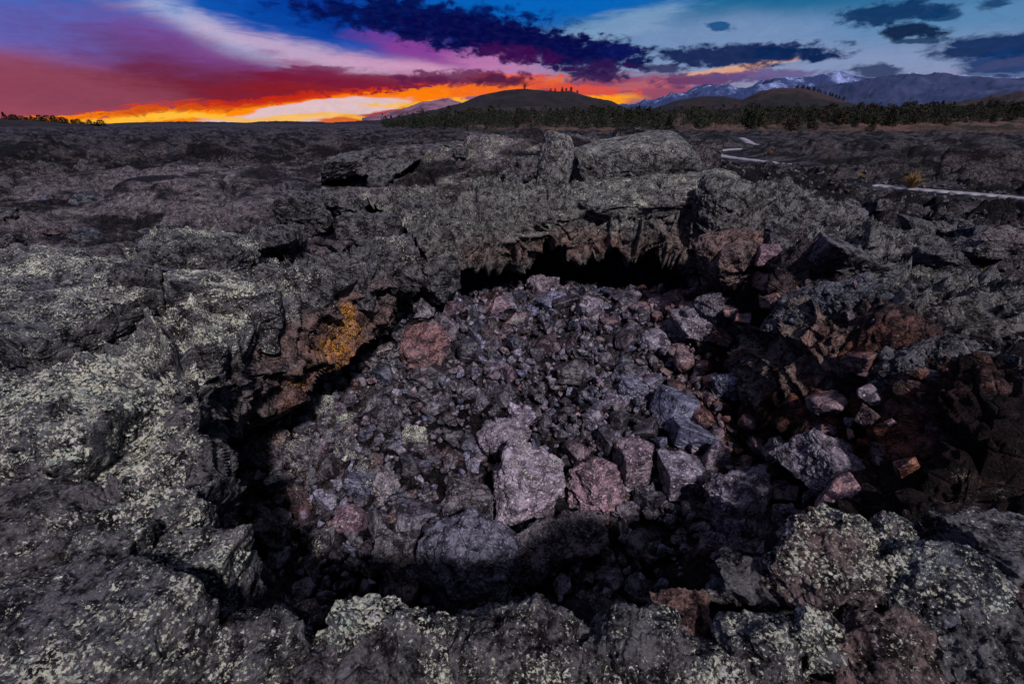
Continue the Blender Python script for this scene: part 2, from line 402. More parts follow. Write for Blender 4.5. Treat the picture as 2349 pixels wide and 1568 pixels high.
rp += [np.array(p, float) for p in [(0, 19, .05), (5, 20, 0), (-6, 26, 0), (0, 40, 0), (30, 30, 0), (-30, 30, 0), (-3, 0.4, .2), (3, 0.4, .1), (0, .3, 0), (20, 8, 0), (-20, 8, .1)]]
rp = np.array(rp)
F_RIM = tps(q2(rp[:, 0], rp[:, 1]), rp[:, 2])
fl = np.array([(0, 1.3, -2.5), (-.8, 1.5, -2.5), (.9, 1.5, -2.5), (0, 1.6, -2.5), (-1, 2, -2.3), (1.2, 2.2, -2.2), (0, 2.8, -2.25), (0, 3.8, -1.85), (-1.5, 3.5, -1.95), (1.5, 3.6, -1.72), (2.4, 3.6, -1.35), (2.2, 2.4, -1.7), (0, 5.3, -1.35),
               (-1.3, 5.2, -1.35), (1.8, 5.3, -1.2), (0, 7.6, -.95), (-1, 6.6, -.88), (2, 7, -.9), (0, 9, -1.4), (2, 9, -1.5), (3.3, 5, -1.0), (-3.3, 3.8, -1.9), (-2.6, 5, -1.45), (-2.4, 2.4, -2.1)], float)
F_FLOOR = tps(q2(fl[:, 0], fl[:, 1]), fl[:, 2])
PIT = np.array([(-1.15, 1.35), (-.6, 1.17), (0, 1.14), (.75, 1.14), (1.05, 1.45), (1.6, 1.75), (2.5, 1.95), (3.1, 2.3), (3.4, 2.9), (3.5, 3.5), (3.55, 4.2), (3.6, 5.2), (3.6, 6.5), (3.3, 8.2), (2.2, 9.8),
                (.6, 10.2), (-.8, 9.3), (-1.4, 7.8), (-2.0, 6.9), (-2.8, 6.1), (-3.4, 5.1), (-3.7, 3.9), (-3.2, 2.8), (-2.3, 2.0)])
def pit_sd(x, y):
    d = np.full(len(x), 1e9); ins = np.zeros(len(x), bool); n = len(PIT)
    for k in range(n):
        a, b = PIT[k], PIT[(k + 1) % n]; e = b - a
        wx, wy = x - a[0], y - a[1]
        t = np.clip((wx * e[0] + wy * e[1]) / (e @ e), 0, 1)
        d = np.minimum(d, (wx - t * e[0]) ** 2 + (wy - t * e[1]) ** 2)
        c = ((a[1] <= y) != (b[1] <= y)) & (x < (b[0] - a[0]) * (y - a[1]) / (b[1] - a[1] + 1e-12) + a[0])
        ins ^= c
    return np.where(ins, -1, 1) * np.sqrt(d)
def ground(x, y):
    """undetailed ground level, vectorised"""
    x = np.asarray(x, float); y = np.asarray(y, float)
    r = np.hypot(x, y); q = q2(x, y)
    rim = F_RIM(q) * (1 - sstep(30, 60, r))
    fz = np.zeros_like(rim); near = r < 16
    rim = np.clip(rim, -.6, 1.6)
    sd = np.full(len(x), 9.0); sd[near] = pit_sd(x[near], y[near])
    ww = 0.36 + .24 * sstep(1.6, 2.6, y) + 0.80 * sstep(1.2, 3.4, x) * (1 - sstep(6, 7.5, y))
    m = sd < 0
    fz[m] = F_FLOOR(q[m])
    k = sstep(0, 1, -sd / ww)
    return np.where(m, rim * (1 - k) + fz * k, rim), sd
def gz(x, y): return float(ground(np.array([x]), np.array([y]))[0][0])

# paths of pale paving winding over the lava (centre line in photo units, on level 0)
PATHS = [([(1700, 316), (1712, 322), (1726, 330), (1768, 335), (1752, 341), (1700, 341), (1655, 344), (1634, 350), (1660, 358), (1720, 366), (1812, 378)], 0.8),
         ([(2010, 424), (2070, 430), (2150, 437), (2240, 444), (2330, 452), (2420, 466), (2560, 480)], 0.42)]
def path_pts(pl):
    P = np.array([Wz(X, Y, 0.0)[:2] for X, Y in pl]); out = []
    for k in range(len(P) - 1):
        p0, p1, p2, p3 = P[max(k - 1, 0)], P[k], P[k + 1], P[min(k + 2, len(P) - 1)]
        for t in np.linspace(0, 1, 12, endpoint=False):
            out.append(.5 * ((2 * p1) + (-p0 + p2) * t + (2 * p0 - 5 * p1 + 4 * p2 - p3) * t * t + (-p0 + 3 * p1 - 3 * p2 + p3) * t ** 3))
    out.append(P[-1]); return np.array(out)
PATHS = [(path_pts(a), w) for a, w in PATHS]
def path_dist(x, y):
    d = np.full(len(x), 1e9)
    for P, w in PATHS:
        for k in range(0, len(P) - 1):
            e = P[k + 1] - P[k]; L = e @ e + 1e-9
            t = np.clip(((x - P[k][0]) * e[0] + (y - P[k][1]) * e[1]) / L, 0, 1)
            d = np.minimum(d, np.hypot(x - P[k][0] - t * e[0], y - P[k][1] - t * e[1]) - w / 2)
    return d

def smooth_zone(x, y):     # where the crust is smooth pahoehoe (the left plateau, the dome)
    z = np.exp(-(((x + 7) / 6.5) ** 2 + ((y - 11) / 5.0) ** 2) ** 1.5)
    z = np.maximum(z, np.exp(-(((x - .5) / 3.2) ** 2 + ((y - 10) / 3.0) ** 2) ** 2) * .7)
    return z
rr = np.concatenate([[0.06, 0.15, 0.25], 0.35 * np.exp(np.arange(0, math.log(26 / .35), 0.0048)), 26 * np.exp(np.arange(0.01, math.log(40000 / 26), 0.016))])
aa = np.concatenate([np.linspace(-125, -66, 60, endpoint=False), np.linspace(-66, 66, 1150), np.linspace(66, 125, 61)[1:]]) * pi / 180
R_, A_ = np.meshgrid(rr, aa, indexing='ij')
gx, gy = (R_ * np.sin(A_)).ravel(), (R_ * np.cos(A_)).ravel()
z0, sd = ground(gx, gy)
P0 = np.stack([gx, gy, z0], 1).reshape(len(rr), len(aa), 3)
Ps = P0.copy()
for _ in range(16):
    Q = np.pad(Ps, ((3, 3), (3, 3), (0, 0)), 'edge'); Ps = (Q[:-6, 3:-3] + Q[6:, 3:-3] + Q[3:-3, :-6] + Q[3:-3, 6:] + Ps) / 5
nrm = -grid_normals(Ps).reshape(-1, 3)
nrm *= np.sign(nrm[:, 2:3] + 1e-9)
nrm[:, 2] += .15; nrm /= np.linalg.norm(nrm, axis=1)[:, None]
p = P0.reshape(-1, 3).astype(F32)
rad = np.hypot(gx, gy)
nearm = rad < 26
disp = np.zeros(len(p), F32)
pn = p[nearm]
sm = smooth_zone(pn[:, 0], pn[:, 1]).astype(F32)
ee = edge_len(P0)[nearm]
att1 = 1 / (1 + (ee * 9) ** 4); att2 = 1 / (1 + (ee * 28) ** 4)
warp = np.stack([perlin(pn * .9), perlin(pn * .9 + 31), perlin(pn * .9 + 77)], 1) * .35
h1, c1, r1 = facets((pn + warp) * np.array([1.25, 1.25, 1.6], F32))
h2, c2, r2 = facets((pn + warp * .5) * 4.2 + 9)
insd = (sd[nearm] < -.15)
h2 = h2 * np.where(insd, 1.6, 1.0)
h0, c0, _ = facets((pn + warp * 1.5) * np.array([.42, .62, .5], F32) + 21, True, .9, .16)
plates = (h0 * .34 - c0 * .20) * sstep(.2, 1.2, sd[nearm]) * sstep(4.5, 8, rad[nearm]) * (1 - .55 * sm)
amp = (1 - sm) * np.where(insd, np.where((pn[:, 0] > 1.9) & (sd[nearm] > -1.3), .9, .45), 1.0) * (1 + .9 * sstep(4, 14, rad[nearm]))
h3, c3, r3 = facets((pn + warp * .2) * 11 + 3)
d = amp * (h1 * .22 - c1 * .15 * att1 + (h2 * .07 - c2 * .05) * att1 + h3 * np.where(insd, .055, .022) * att2) + plates + fbm(pn * .8, 3) * .12 + fbm_lim(pn, 5.0, 4, ee) * (.018 + .03 * (1 - sm))
# ropy folds and long cooling cracks on the smooth crust
fold = np.abs(perlin(pn * np.array([.35, .75, .5], F32) + 5)); d += sm * (-np.exp(-(fold / .035) ** 2) * .16 + (fold ** .6) * .30)
d += sm * (np.abs(np.sin((pn[:, 1] * 9 + fbm(pn * .9, 2) * 9))) * .014 - c1 * .06)
disp[nearm] = d
pf = p[~nearm]; rf = rad[~nearm].astype(F32)
k = np.clip(rf / 26, 1, 60)
hf, cf, _ = facets(pf * .45 + 4, False)
d = (fbm(pf * .10, 5, .62, True) - 1.0) * .75 + (hf * .55 - cf * .35) * np.clip(50 / rf, .0, 1)
d += fbm(pf * .004, 3) * 3.0 * sstep(200, 1500, rf)
d *= 1 - sstep(3000, 9000, rf)
d += .027 * np.clip(rf - 105, 0, 330) * sstep(-.26, -.02, np.arctan2(pf[:, 0], pf[:, 1])) * (1 - sstep(900, 1300, rf))
disp[~nearm] = d
# let the rough ground sink a little so that it stays below the eye, and lie flat along the paving
pdist = path_dist(gx, gy).astype(F32)
bl = 1 - sstep(0.15, 3.2, pdist)
pw = p + nrm.astype(F32) * disp[:, None]
zt = np.full(len(pw), -0.03)
pw[:, 2] = pw[:, 2] * (1 - bl) + zt * bl
TER = pw.reshape(len(rr), len(aa), 3)
# what covers it
px_, py_ = gx.astype(F32), gy.astype(F32)
lichen = np.zeros(len(p), F32)
lichen += .42 * np.exp(-(((px_ + 6) / 6.5) ** 2 + ((py_ - 10.5) / 5) ** 2) ** 2)
lichen += .40 * np.exp(-(((px_ - .4) / 3.5) ** 2 + ((py_ - 10) / 3) ** 2) ** 2)
lichen += .75 * ((px_ < -.9) & (py_ < 4.2) & (sd > -.2)) + .45 * ((py_ < 2.2) & (px_ >= -.9) & (sd > -.3))
lichen += .10 * (rad > 20)
lichen = np.clip(lichen, 0, .8) * (sd > -.5)
rust = np.clip(1.1 * np.exp(-(((px_ - 2.65) / .65) ** 2 + ((py_ - 3.3) / 1.4) ** 2)) + .9 * np.exp(-(((px_ + 3.2) / .8) ** 2 + ((py_ - 3.9) / 1.3) ** 2)), 0, 1)
orange = .25 * np.exp(-(((px_ + 2.9) / .7) ** 2 + ((py_ - 3.9) / .9) ** 2))
tint = np.full(len(p), .45, F32)
# soil with dry grass beyond the lava
soil = (sstep(96, 118, rad + 6 * perlin(p * .06)) * sstep(-.15, .02, np.arctan2(px_, py_) + .04)).astype(F32)
me = mesh_from('lava_field', pw, grid_faces(len(rr), len(aa))[:, ::-1], None, dict(lichen=lichen, rust=rust, orange=orange, tint=tint, soil=soil, pale=np.clip(.55 * smooth_zone(px_, py_), 0, 1)))
# the ground's material: lava near, scrubby soil far
def ground_material():
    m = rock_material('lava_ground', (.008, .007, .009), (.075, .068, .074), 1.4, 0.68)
    n = NT.__new__(NT); n.t = m.node_tree
    b = next(x for x in n.t.nodes if x.type == 'BSDF_PRINCIPLED')
    src = b.inputs['Base Color'].links[0].from_socket
    soil = n.n('ShaderNodeAttribute', attribute_name='soil').outputs['Fac']
    geo = n.n('ShaderNodeNewGeometry').outputs['Position']
    nn = n.noise(geo, .05, 6, .65)
    sc = n.mix(n.mr(nn, .42, .6), (0.018, 0.016, 0.013, 1), (0.080, 0.045, 0.033, 1))
    # broken light and dark crust in the middle distance
    mm = n.noise(n.n('ShaderNodeMapping', {'Vector': geo, 'Scale': (.45, .8, 1.5)}).outputs[0], .9, 9, .74)
    src2 = n.mix(n.mr(mm, .45, .57), n.mix(1.0, src, (.14, .13, .15, 1), 'MULTIPLY'), n.mix(1.0, src, (1.12, 1.06, 1.08, 1), 'MULTIPLY'))
    for l in list(b.inputs['Specular IOR Level'].links): n.t.links.remove(l)
    b.inputs['Specular IOR Level'].default_value = .08
    n.t.links.new(n.mix(soil, src2, sc), b.inputs['Base Color'])
    return m
me.materials.append(ground_material())
link('lava_field', me, kind='structure')

# ray-free lookup of the finished ground for placing things on it
LR = np.log(rr)
def surfs(x, y):
    x = np.asarray(x, float); y = np.asarray(y, float)
    r = np.maximum(np.hypot(x, y), .1); a = np.arctan2(x, y)
    i = np.clip(np.searchsorted(rr, r) - 1, 0, len(rr) - 2); j = np.clip(np.searchsorted(aa, a) - 1, 0, len(aa) - 2)
    return (TER[i, j, 2] + TER[i + 1, j, 2] + TER[i, j + 1, 2] + TER[i + 1, j + 1, 2]) / 4
def surf(x, y): return float(surfs([x], [y])[0])

# ------------------------------------------------------------------ lofted ledges: dense sheets through hand-placed cross-sections
def catmull(P, n):
    """P (k, ...) -> (n, ...)"""
    k = len(P); t = np.linspace(0, k - 1 - 1e-6, n); i = t.astype(int); f = (t - i).reshape((-1,) + (1,) * (P.ndim - 1))
    g = lambda j: P[np.clip(j, 0, k - 1)]
    p0, p1, p2, p3 = g(i - 1), g(i), g(i + 1), g(i + 2)
    return .5 * (2 * p1 + (p2 - p0) * f + (2 * p0 - 5 * p1 + 4 * p2 - p3) * f ** 2 + (3 * p1 - p0 - 3 * p2 + p3) * f ** 3)
def arclen_resample(G, n, axis):
    """resample a dense grid so that steps along axis are even"""
    G = np.moveaxis(G, axis, 0)
    L = np.linalg.norm(np.diff(G, axis=0), axis=-1).mean(axis=1) + 1e-6
    s = np.concatenate([[0], np.cumsum(L)]); t = np.linspace(0, s[-1], n)
    i = np.clip(np.searchsorted(s, t) - 1, 0, len(s) - 2); f = ((t - s[i]) / (s[i + 1] - s[i]))[:, None, None]
    return np.moveaxis(G[i] * (1 - f) + G[i + 1] * f, 0, axis)
def loft(ctrl, nu, nv, sign, fn, seed):
    C = np.array(ctrl, float)                      # stations x section points x 3
    G = catmull(C, nu * 2); G = np.moveaxis(catmull(np.moveaxis(G, 1, 0), nv * 2), 0, 1)
    G = arclen_resample(G, nu, 0); G = arclen_resample(G, nv, 1)
    Gs = G.copy()
    for _ in range(34):
        Q = np.pad(Gs, ((2, 2), (2, 2), (0, 0)), 'edge'); Gs = (Q[:-4, 2:-2] + Q[4:, 2:-2] + Q[2:-2, :-4] + Q[2:-2, 4:] + Gs) / 5
    nr = grid_normals(Gs) * sign
    pv = G.reshape(-1, 3).astype(F32); d = fn(pv, seed, edge_len(G))
    V = pv + nr.reshape(-1, 3).astype(F32) * d[:, None]
    return V, grid_faces(nu, nv), pv
def crag(pv, seed, a1=.16, a2=.07, s1=1.7, s2=5.0, e=0.01):
    q = pv + seed * 3.1
    warp = np.stack([perlin(q), perlin(q + 31), perlin(q + 77)], 1) * .3
    h1, c1, _ = facets((q + warp) * np.array([s1, s1, s1 * 1.5], F32)); h2, c2, _ = facets((q + warp * .6) * s2)
    at = 1 / (1 + (e * 11) ** 4)
    h0, c0, _ = facets((q + warp) * np.array([.75, .75, 1.1], F32) + 5, True, .8, .14)
    return h0 * .13 - c0 * .11 * at + h1 * a1 - c1 * a1 * 1.0 * at + (h2 * a2 - c2 * a2 * .9) * at + fbm(q * 1.1, 2) * .10 + fbm_lim(q, 7.0, 4, e) * .030

def centre_dir(p, c=(0.3, 4.6)):
    v = np.array([p[0] - c[0], p[1] - c[1], 0.0]); return v / np.linalg.norm(v)
# left ledge
lipL = [(560, 1470, -.12), (410, 1170, .0), (388, 1070, .06), (420, 960, .05), (470, 850, .10), (540, 765, .14), (628, 706, .16), (740, 672, .10), (860, 628, .06), (950, 592, .02), (1020, 570, .0)]
dropL = [.5, .5, .35, .45, .45, .70, .80, .75, .55, .4, .35]
ctrl = []
for (X, Y, z), dr in zip(lipL, dropL):
    L = Wz(X, Y, z); o = centre_dir(L, (0.3, 4.2)); dn = .55 if Y < 900 else .9 if Y > 1150 else .15
    ctrl.append([L + o * 1.9 + [0, 0, -2.3 - z], L + o * 1.3 + [0, 0, -1.5], L + o * .65 + [0, 0, -dr - .30], L + o * .12 + [0, 0, -dr], L - o * .04 + [0, 0, -dr * .5], L,
                 L + o * .35 + [0, 0, .08], L + o * .9 + [0, 0, .06 - dn * .25], L + o * 1.5 + [0, 0, -.02 - dn * .7], L + o * 2.3 + [0, 0, -.4 - dn]])
V, Fq, pv = loft(ctrl, 620, 460, 1, lambda a, s, e: crag(a, s, .13, .055, 1.3, 4.6, e), 2.0)
x, y, z = V.T
wallm = ((pv[:, 2] < .02)).astype(F32)
li = np.where(pv[:, 2] > -.02, .76, .22) * sstep(5.5, 3.4, y) + .30 * sstep(3.4, 5.5, y)
og = np.exp(-(((x + 2.15) / .75) ** 2 + ((y - 4.55) / .75) ** 2 + ((z + .42) / .40) ** 2)) * .70 + .4 * np.exp(-(((x + 2.9) / .6) ** 2 + ((y - 3.7) / .6) ** 2 + ((z + 1.0) / .5) ** 2))
ru = np.clip(np.exp(-(((x + 2.2) / 1.0) ** 2 + ((y - 4.6) / 1.2) ** 2 + ((z + .45) / .5) ** 2)) * .9 * wallm, 0, 1)
ledge_cov = dict(lichen=np.clip(li, 0, 1), orange=og, rust=ru, tint=np.full(len(V), .45))
link('rock_ledge', mesh_from('rock_ledge', V, Fq, M_ROCK, ledge_cov), label='long lichen-covered lava ledge overhanging the left side of the pit, orange patch below its lip', category='rock ledge')

# cave roof: the arch of the collapsed tube and the right rim down to the wall
roof = [  # lip (X, Y, depth), brow (X, Y, depth), top (X, Y, depth)
    ((975, 600, 6.3), (950, 560, 6.3), (900, 500, 7.6)),
    ((1080, 592, 6.7), (1070, 530, 6.8), (1040, 450, 8.4)),
    ((1190, 586, 7.0), (1180, 505, 7.1), (1150, 430, 9.0)),
    ((1262, 545, 7.3), (1270, 480, 7.4), (1250, 415, 9.3)),
    ((1335, 572, 7.4), (1340, 470, 7.6), (1340, 420, 9.3)),
    ((1420, 548, 7.4), (1430, 466, 7.7), (1430, 415, 9.4)),
    ((1510, 572, 7.2), (1530, 462, 7.5), (1520, 410, 9.2)),
    ((1580, 606, 6.9), (1620, 470, 7.1), (1600, 415, 8.8)),
    ((1655, 655, 6.3), (1700, 520, 6.4), (1690, 440, 8.2)),
    ((1705, 720, 5.5), (1790, 590, 5.6), (1800, 500, 7.0)),
    ((1712, 830, 4.7), (1840, 680, 4.8), (1900, 570, 5.8)),
    ((1730, 930, 4.2), (1870, 790, 4.0), (1990, 660, 4.4)),
    ((1850, 1050, 3.55), (1960, 880, 3.5), (2110, 730, 3.7)),
]
ctrl = []
for lip, brow, top in roof:
    L, B, T = Wy(*lip), Wy(*brow), Wy(*top); o = centre_dir(L, (0.6, 4.4)); w = 1.0
    ctrl.append([L + o * 3.0 + [0, 0, -1.6], L + o * 2.2 + [0, 0, -.35], L + o * 1.0 + [0, 0, .12], L + o * .25 + [0, 0, .06], L, (L + B) / 2 - o * .10, B,
                 B * .6 + T * .4 + [0, 0, .05], T + [0, 0, .02], T + o * 1.0 + [0, 0, .0], T + o * 2.4 + [0, 0, -.9]])
ctrl.append([p_ + np.array([.35, -.55, -.55]) for p_ in ctrl[-1]]); ctrl.append([p_ + np.array([.3, -.5, -1.2]) for p_ in ctrl[-1]])
def roofd(a, s, e):
    d = crag(a, s, .13, .055, 1.6, 5.0, e)
    # drips and ragged teeth along the lip
    q = a * np.array([2.6, 2.6, .7], F32) + 3
    return d + (np.abs(perlin(q)) - .2) * .16 * np.exp(-((a[:, 2] - .0) / .3) ** 2)
V, Fq, pv = loft(ctrl, 760, 520, 1, roofd, 5.0)
x, y, z = V.T
tooth = np.exp(-((pv[:, 2] - np.interp(pv[:, 0], [-1.5, 0, 1, 2, 3], [-.1, -.12, -.05, -.15, -.4])) / .16) ** 2) * (pv[:, 1] < 8.2)
V[:, 2] -= (tooth * np.clip(perlin(np.stack([pv[:, 0] * 2.3, pv[:, 1] * 2.3, pv[:, 0] * 0], 1)) + .12 + .5 * perlin(np.stack([pv[:, 0] * 7, pv[:, 1] * 7, pv[:, 0] * 0], 1)), 0, 1) * .30).astype(F32)
li = np.where(pv[:, 2] > .12, .50, .16) * sstep(3.6, 2.3, x)
ru = np.clip(.75 * np.exp(-(((x - 1.3) / 2.2) ** 2 + ((z + .05) / .28) ** 2)) + .75 * np.exp(-(((x - 2.5) / .7) ** 2 + ((y - 4.3) / 1.4) ** 2 + ((z + .5) / .7) ** 2)), 0, 1)
link('cave_roof', mesh_from('cave_roof', V, Fq, M_CRUST, dict(lichen=np.clip(li, 0, 1), rust=ru * .75, orange=x * 0, tint=np.full(len(V), .5))),
     label='arched lava roof with ragged brown lip over the dark cave mouth', category='cave roof')

# ------------------------------------------------------------------ rocks
def icosphere(n):
    t = (1 + 5 ** .5) / 2
    v = np.array([(-1, t, 0), (1, t, 0), (-1, -t, 0), (1, -t, 0), (0, -1, t), (0, 1, t), (0, -1, -t), (0, 1, -t), (t, 0, -1), (t, 0, 1), (-t, 0, -1), (-t, 0, 1)], float)
    v /= np.linalg.norm(v[0])
    f = np.array([(0, 11, 5), (0, 5, 1), (0, 1, 7), (0, 7, 10), (0, 10, 11), (1, 5, 9), (5, 11, 4), (11, 10, 2), (10, 7, 6), (7, 1, 8), (3, 9, 4), (3, 4, 2), (3, 2, 6), (3, 6, 8), (3, 8, 9), (4, 9, 5), (2, 4, 11), (6, 2, 10), (8, 6, 7), (9, 8, 1)])
    for _ in range(n):
        e = np.concatenate([f[:, [0, 1]], f[:, [1, 2]], f[:, [2, 0]]]); e.sort(1)
        u, inv = np.unique(e, axis=0, return_inverse=True); inv = inv.ravel()
        m = v[u[:, 0]] + v[u[:, 1]]; m /= np.linalg.norm(m, axis=1)[:, None]
        b = len(v); v = np.concatenate([v, m]); k = len(f)
        ab, bc, ca = inv[:k] + b, inv[k:2 * k] + b, inv[2 * k:] + b
        f = np.concatenate([np.stack([f[:, 0], ab, ca], 1), np.stack([f[:, 1], bc, ab], 1), np.stack([f[:, 2], ca, bc], 1), np.stack([ab, bc, ca], 1)])
    return v.astype(F32), f.astype(np.int32)
ICO = {k: icosphere(k) for k in (1, 2, 3, 4, 5, 6)}
def rock_shape(lvl, seed, kind='angular', sharp=26.0, size=(1, 1, 1), detail=1.0):
    """a stone: an intersection of random half-spaces with worn edges, scaled, then roughened"""
    rs = np.random.RandomState(seed); d, f = ICO[lvl]
    if kind == 'block':
        ax = np.concatenate([np.eye(3), -np.eye(3)]) + rs.normal(size=(6, 3)) * .16
        sharp = sharp * 2.2; ex = rs.normal(size=(5, 3)); hs = np.concatenate([rs.uniform(.72, .86, 6), rs.uniform(.92, 1.08, 5)]); ns = np.concatenate([ax, ex])
    elif kind == 'round':
        ns = np.concatenate([rs.normal(size=(26, 3)), np.eye(3), -np.eye(3)]); hs = np.concatenate([rs.uniform(.80, .98, 26), np.full(6, .97)]); sharp = 16
    elif kind == 'lobe':
        ns = np.concatenate([rs.normal(size=(12, 3)), np.eye(3), -np.eye(3)]); hs = np.concatenate([rs.uniform(.92, 1.05, 12), np.full(6, 1.0)]); sharp = 9
    else:
        ns = rs.normal(size=(10, 3)); hs = rs.uniform(.58, .92, 10); sharp = sharp * 1.8
        ns = np.concatenate([ns, np.eye(3), -np.eye(3)]); hs = np.concatenate([hs, np.full(6, .97)])
    ns = ns / np.linalg.norm(ns, axis=1)[:, None]
    c = np.maximum(d @ ns.T.astype(F32), 1e-3) / hs.astype(F32)
    r = 1 / (np.power(np.power(c, sharp).sum(1), 1 / sharp))
    S = np.array(size, F32)
    V = d * r[:, None]; o = seed * 1.37 % 50
    big = float(S.mean())
    W = V * S                                    # metres
    nn = d / S; nn /= np.linalg.norm(nn, axis=1)[:, None]
    if kind == 'block': detail = detail * .7
    dd = fbm(V * 1.6 + o, 3) * (.08 if lvl > 4 else .045) * big * detail
    if lvl >= 4:
        h, c_, _ = facets(V * 2.6 + o); dd += (h * (.10 if lvl > 4 else .04) - c_ * .03) * big * detail
    if lvl >= 5:
        h, c_, _ = facets(V * 7 + o); dd += (h * .030 - c_ * .008) * big * detail
        dd += fbm(W * 9 + o, 4, .62) * .024 * detail
    W = W + nn * dd[:, None]
    return W, f
def rot_m(rx, ry, rz):
    from mathutils import Euler
    return np.array(Euler((rx, ry, rz)).to_matrix(), F32)

HEROES = []       # (name, x, y, z, radius) of the named boulders, for labels and to keep others clear
def boulder(label, X, Y, dist, w, h, dep=1.0, kind='angular', seed=1, rot=0.0, roll=0.0, tip=0.0, lichen=0.2, rust=0.0, orange=0.0, tint=.5, pale=0.0,
            name='boulder', cat='boulder', lvl=5, short=None, sharp=26, mat=None, detail=1.0, group=None):
    """a stone whose outline fills w x h photo units about X, Y at forward distance dist; dep is its depth relative to its width"""
    c = Wy(X, Y, dist); a, b, _ = ray(X, Y); k = dist / b
    sw, sh = w * k / FP / 2, h * k / FP / 2
    V, f = rock_shape(lvl, seed, kind, sharp, (sw * 1.12, sw * dep * 1.1, sh * 1.12), detail)
    Rm = rot_m(radians(tip), radians(roll), radians(rot))
    V = V @ Rm.T
    o = link(name, mesh_from(name, V, f, mat or M_ROCK), label=label, category=cat)
    if group: o['group'] = group
    o.location = c
    o['lichen'] = float(lichen); o['rust'] = float(rust); o['orange'] = float(orange); o['tint'] = float(tint); o['pale'] = float(pale)
    HEROES.append((short, c[0], c[1], c[2], max(sw, sh)))
    return o
B = boulder
# --- left side slabs and blocks
B('thick flat slab with pale lichen on top, jutting in from the left edge of the photo', 80, 718, 3.45, 560, 170, .8, 'block', 3, rot=-14, roll=7, lichen=.62, name='rock_slab', cat='slab', lvl=6, tint=.45)
B('square dark green-speckled block behind the end of the left slab', 330, 665, 3.75, 130, 130, .8, 'block', 8, rot=10, lichen=.55, lvl=6, tint=.6)
B('wedge-shaped olive boulder capped with green lichen above the left ledge', 462, 596, 4.7, 240, 120, .8, 'angular', 25, rot=50, lichen=.60, lvl=6, tint=.6)
B('low grey rock tilted behind the olive wedge-shaped boulder', 410, 560, 5.2, 150, 70, .8, 'angular', 14, lichen=.45, lvl=5)
B('pale lichen block with a sharp right corner over the orange-stained wall', 520, 705, 3.85, 240, 150, .9, 'block', 19, rot=32, roll=8, lichen=.75, lvl=6, tint=.45)
B('grey fin of rock hanging from the left ledge down to a point', 458, 905, 3.0, 95, 230, .55, 'angular', 33, roll=14, lichen=.45, lvl=6, orange=.15)
B('dark block tucked under the tip of the bright sloping slab', 462, 1075, 2.15, 130, 130, .8, 'angular', 34, lichen=.3, lvl=6, tint=.5)
B('small orange-crusted knob left of the rust-orange face', 648, 822, 4.15, 100, 110, .7, 'angular', 49, rot=10, roll=-15, lichen=.3, orange=.47, rust=.8, lvl=5, tint=.8)
B('rust-orange rock face with bright lichen above the small dark hollow', 705, 790, 4.38, 235, 128, .6, 'angular', 48, rot=25, roll=-30, lichen=.35, orange=.52, rust=.8, lvl=6, tint=.8)
B('dark plum rock ledge below the orange-lichened face', 590, 840, 4.0, 200, 120, .7, 'round', 43, lichen=.12, orange=.42, rust=.5, lvl=6, tint=.7)
B('smooth brown block jammed low under the left ledge', 590, 915, 3.95, 190, 80, .8, 'block', 44, rot=20, roll=-6, lichen=.1, orange=.35, rust=.4, lvl=5, tint=.8)
B('grey angular block set in the wall left of the cave', 800, 650, 5.2, 120, 100, .8, 'block', 47, rot=-10, lichen=.42, lvl=5)
B('leaning grey boulder with a drooping point at the upper left of the rubble', 905, 600, 5.7, 150, 120, .8, 'angular', 52, roll=-25, lichen=.5, lvl=5)
B('mossy rock below the leaning grey boulder', 1000, 640, 6.3, 95, 110, .8, 'angular', 54, lichen=.45, lvl=5)
B('dark broken block behind the left ledge', 700, 500, 6.6, 150, 90, .8, 'angular', 61, lichen=.25, lvl=5)
B('black angular rock standing on the ridge left of the dome', 770, 470, 7.6, 100, 60, .9, 'angular', 62, lichen=.2, lvl=5)
B('small square stone perched on the smooth crust left of the dome', 871, 413, 8.6, 44, 32, .9, 'block', 66, rot=30, lichen=.1, lvl=4)
B('dark rock with lichen cap above the grey wall block', 640, 560, 5.6, 140, 70, .9, 'angular', 67, lichen=.35, lvl=5)
B('broken dark rock in the middle of the rim left of the cave', 860, 530, 6.7, 120, 80, .9, 'angular', 68, lichen=.3, lvl=5)
B('knobbly lichen-topped rock on the rim above the leaning boulder', 960, 500, 7.4, 130, 70, .9, 'angular', 69, lichen=.5, lvl=5)
B('tilted crust plate nearest the sunset, left of the dome', 800, 378, 11.0, 130, 42, 1.2, 'block', 71, rot=15, roll=-12, lichen=.30, lvl=5, name='crust_plate', cat='crust plate')
B('long low crust plate beside the dark scarp', 900, 378, 11.0, 120, 34, 1.2, 'block', 72, rot=-5, roll=4, lichen=.30, lvl=5, name='crust_plate', cat='crust plate')
B('dark scarp of broken crust crossing the back of the dome', 1060, 362, 11.3, 250, 64, .5, 'block', 73, rot=6, roll=-4, lichen=.15, lvl=6, tint=.7, name='crust_plate', cat='crust plate')
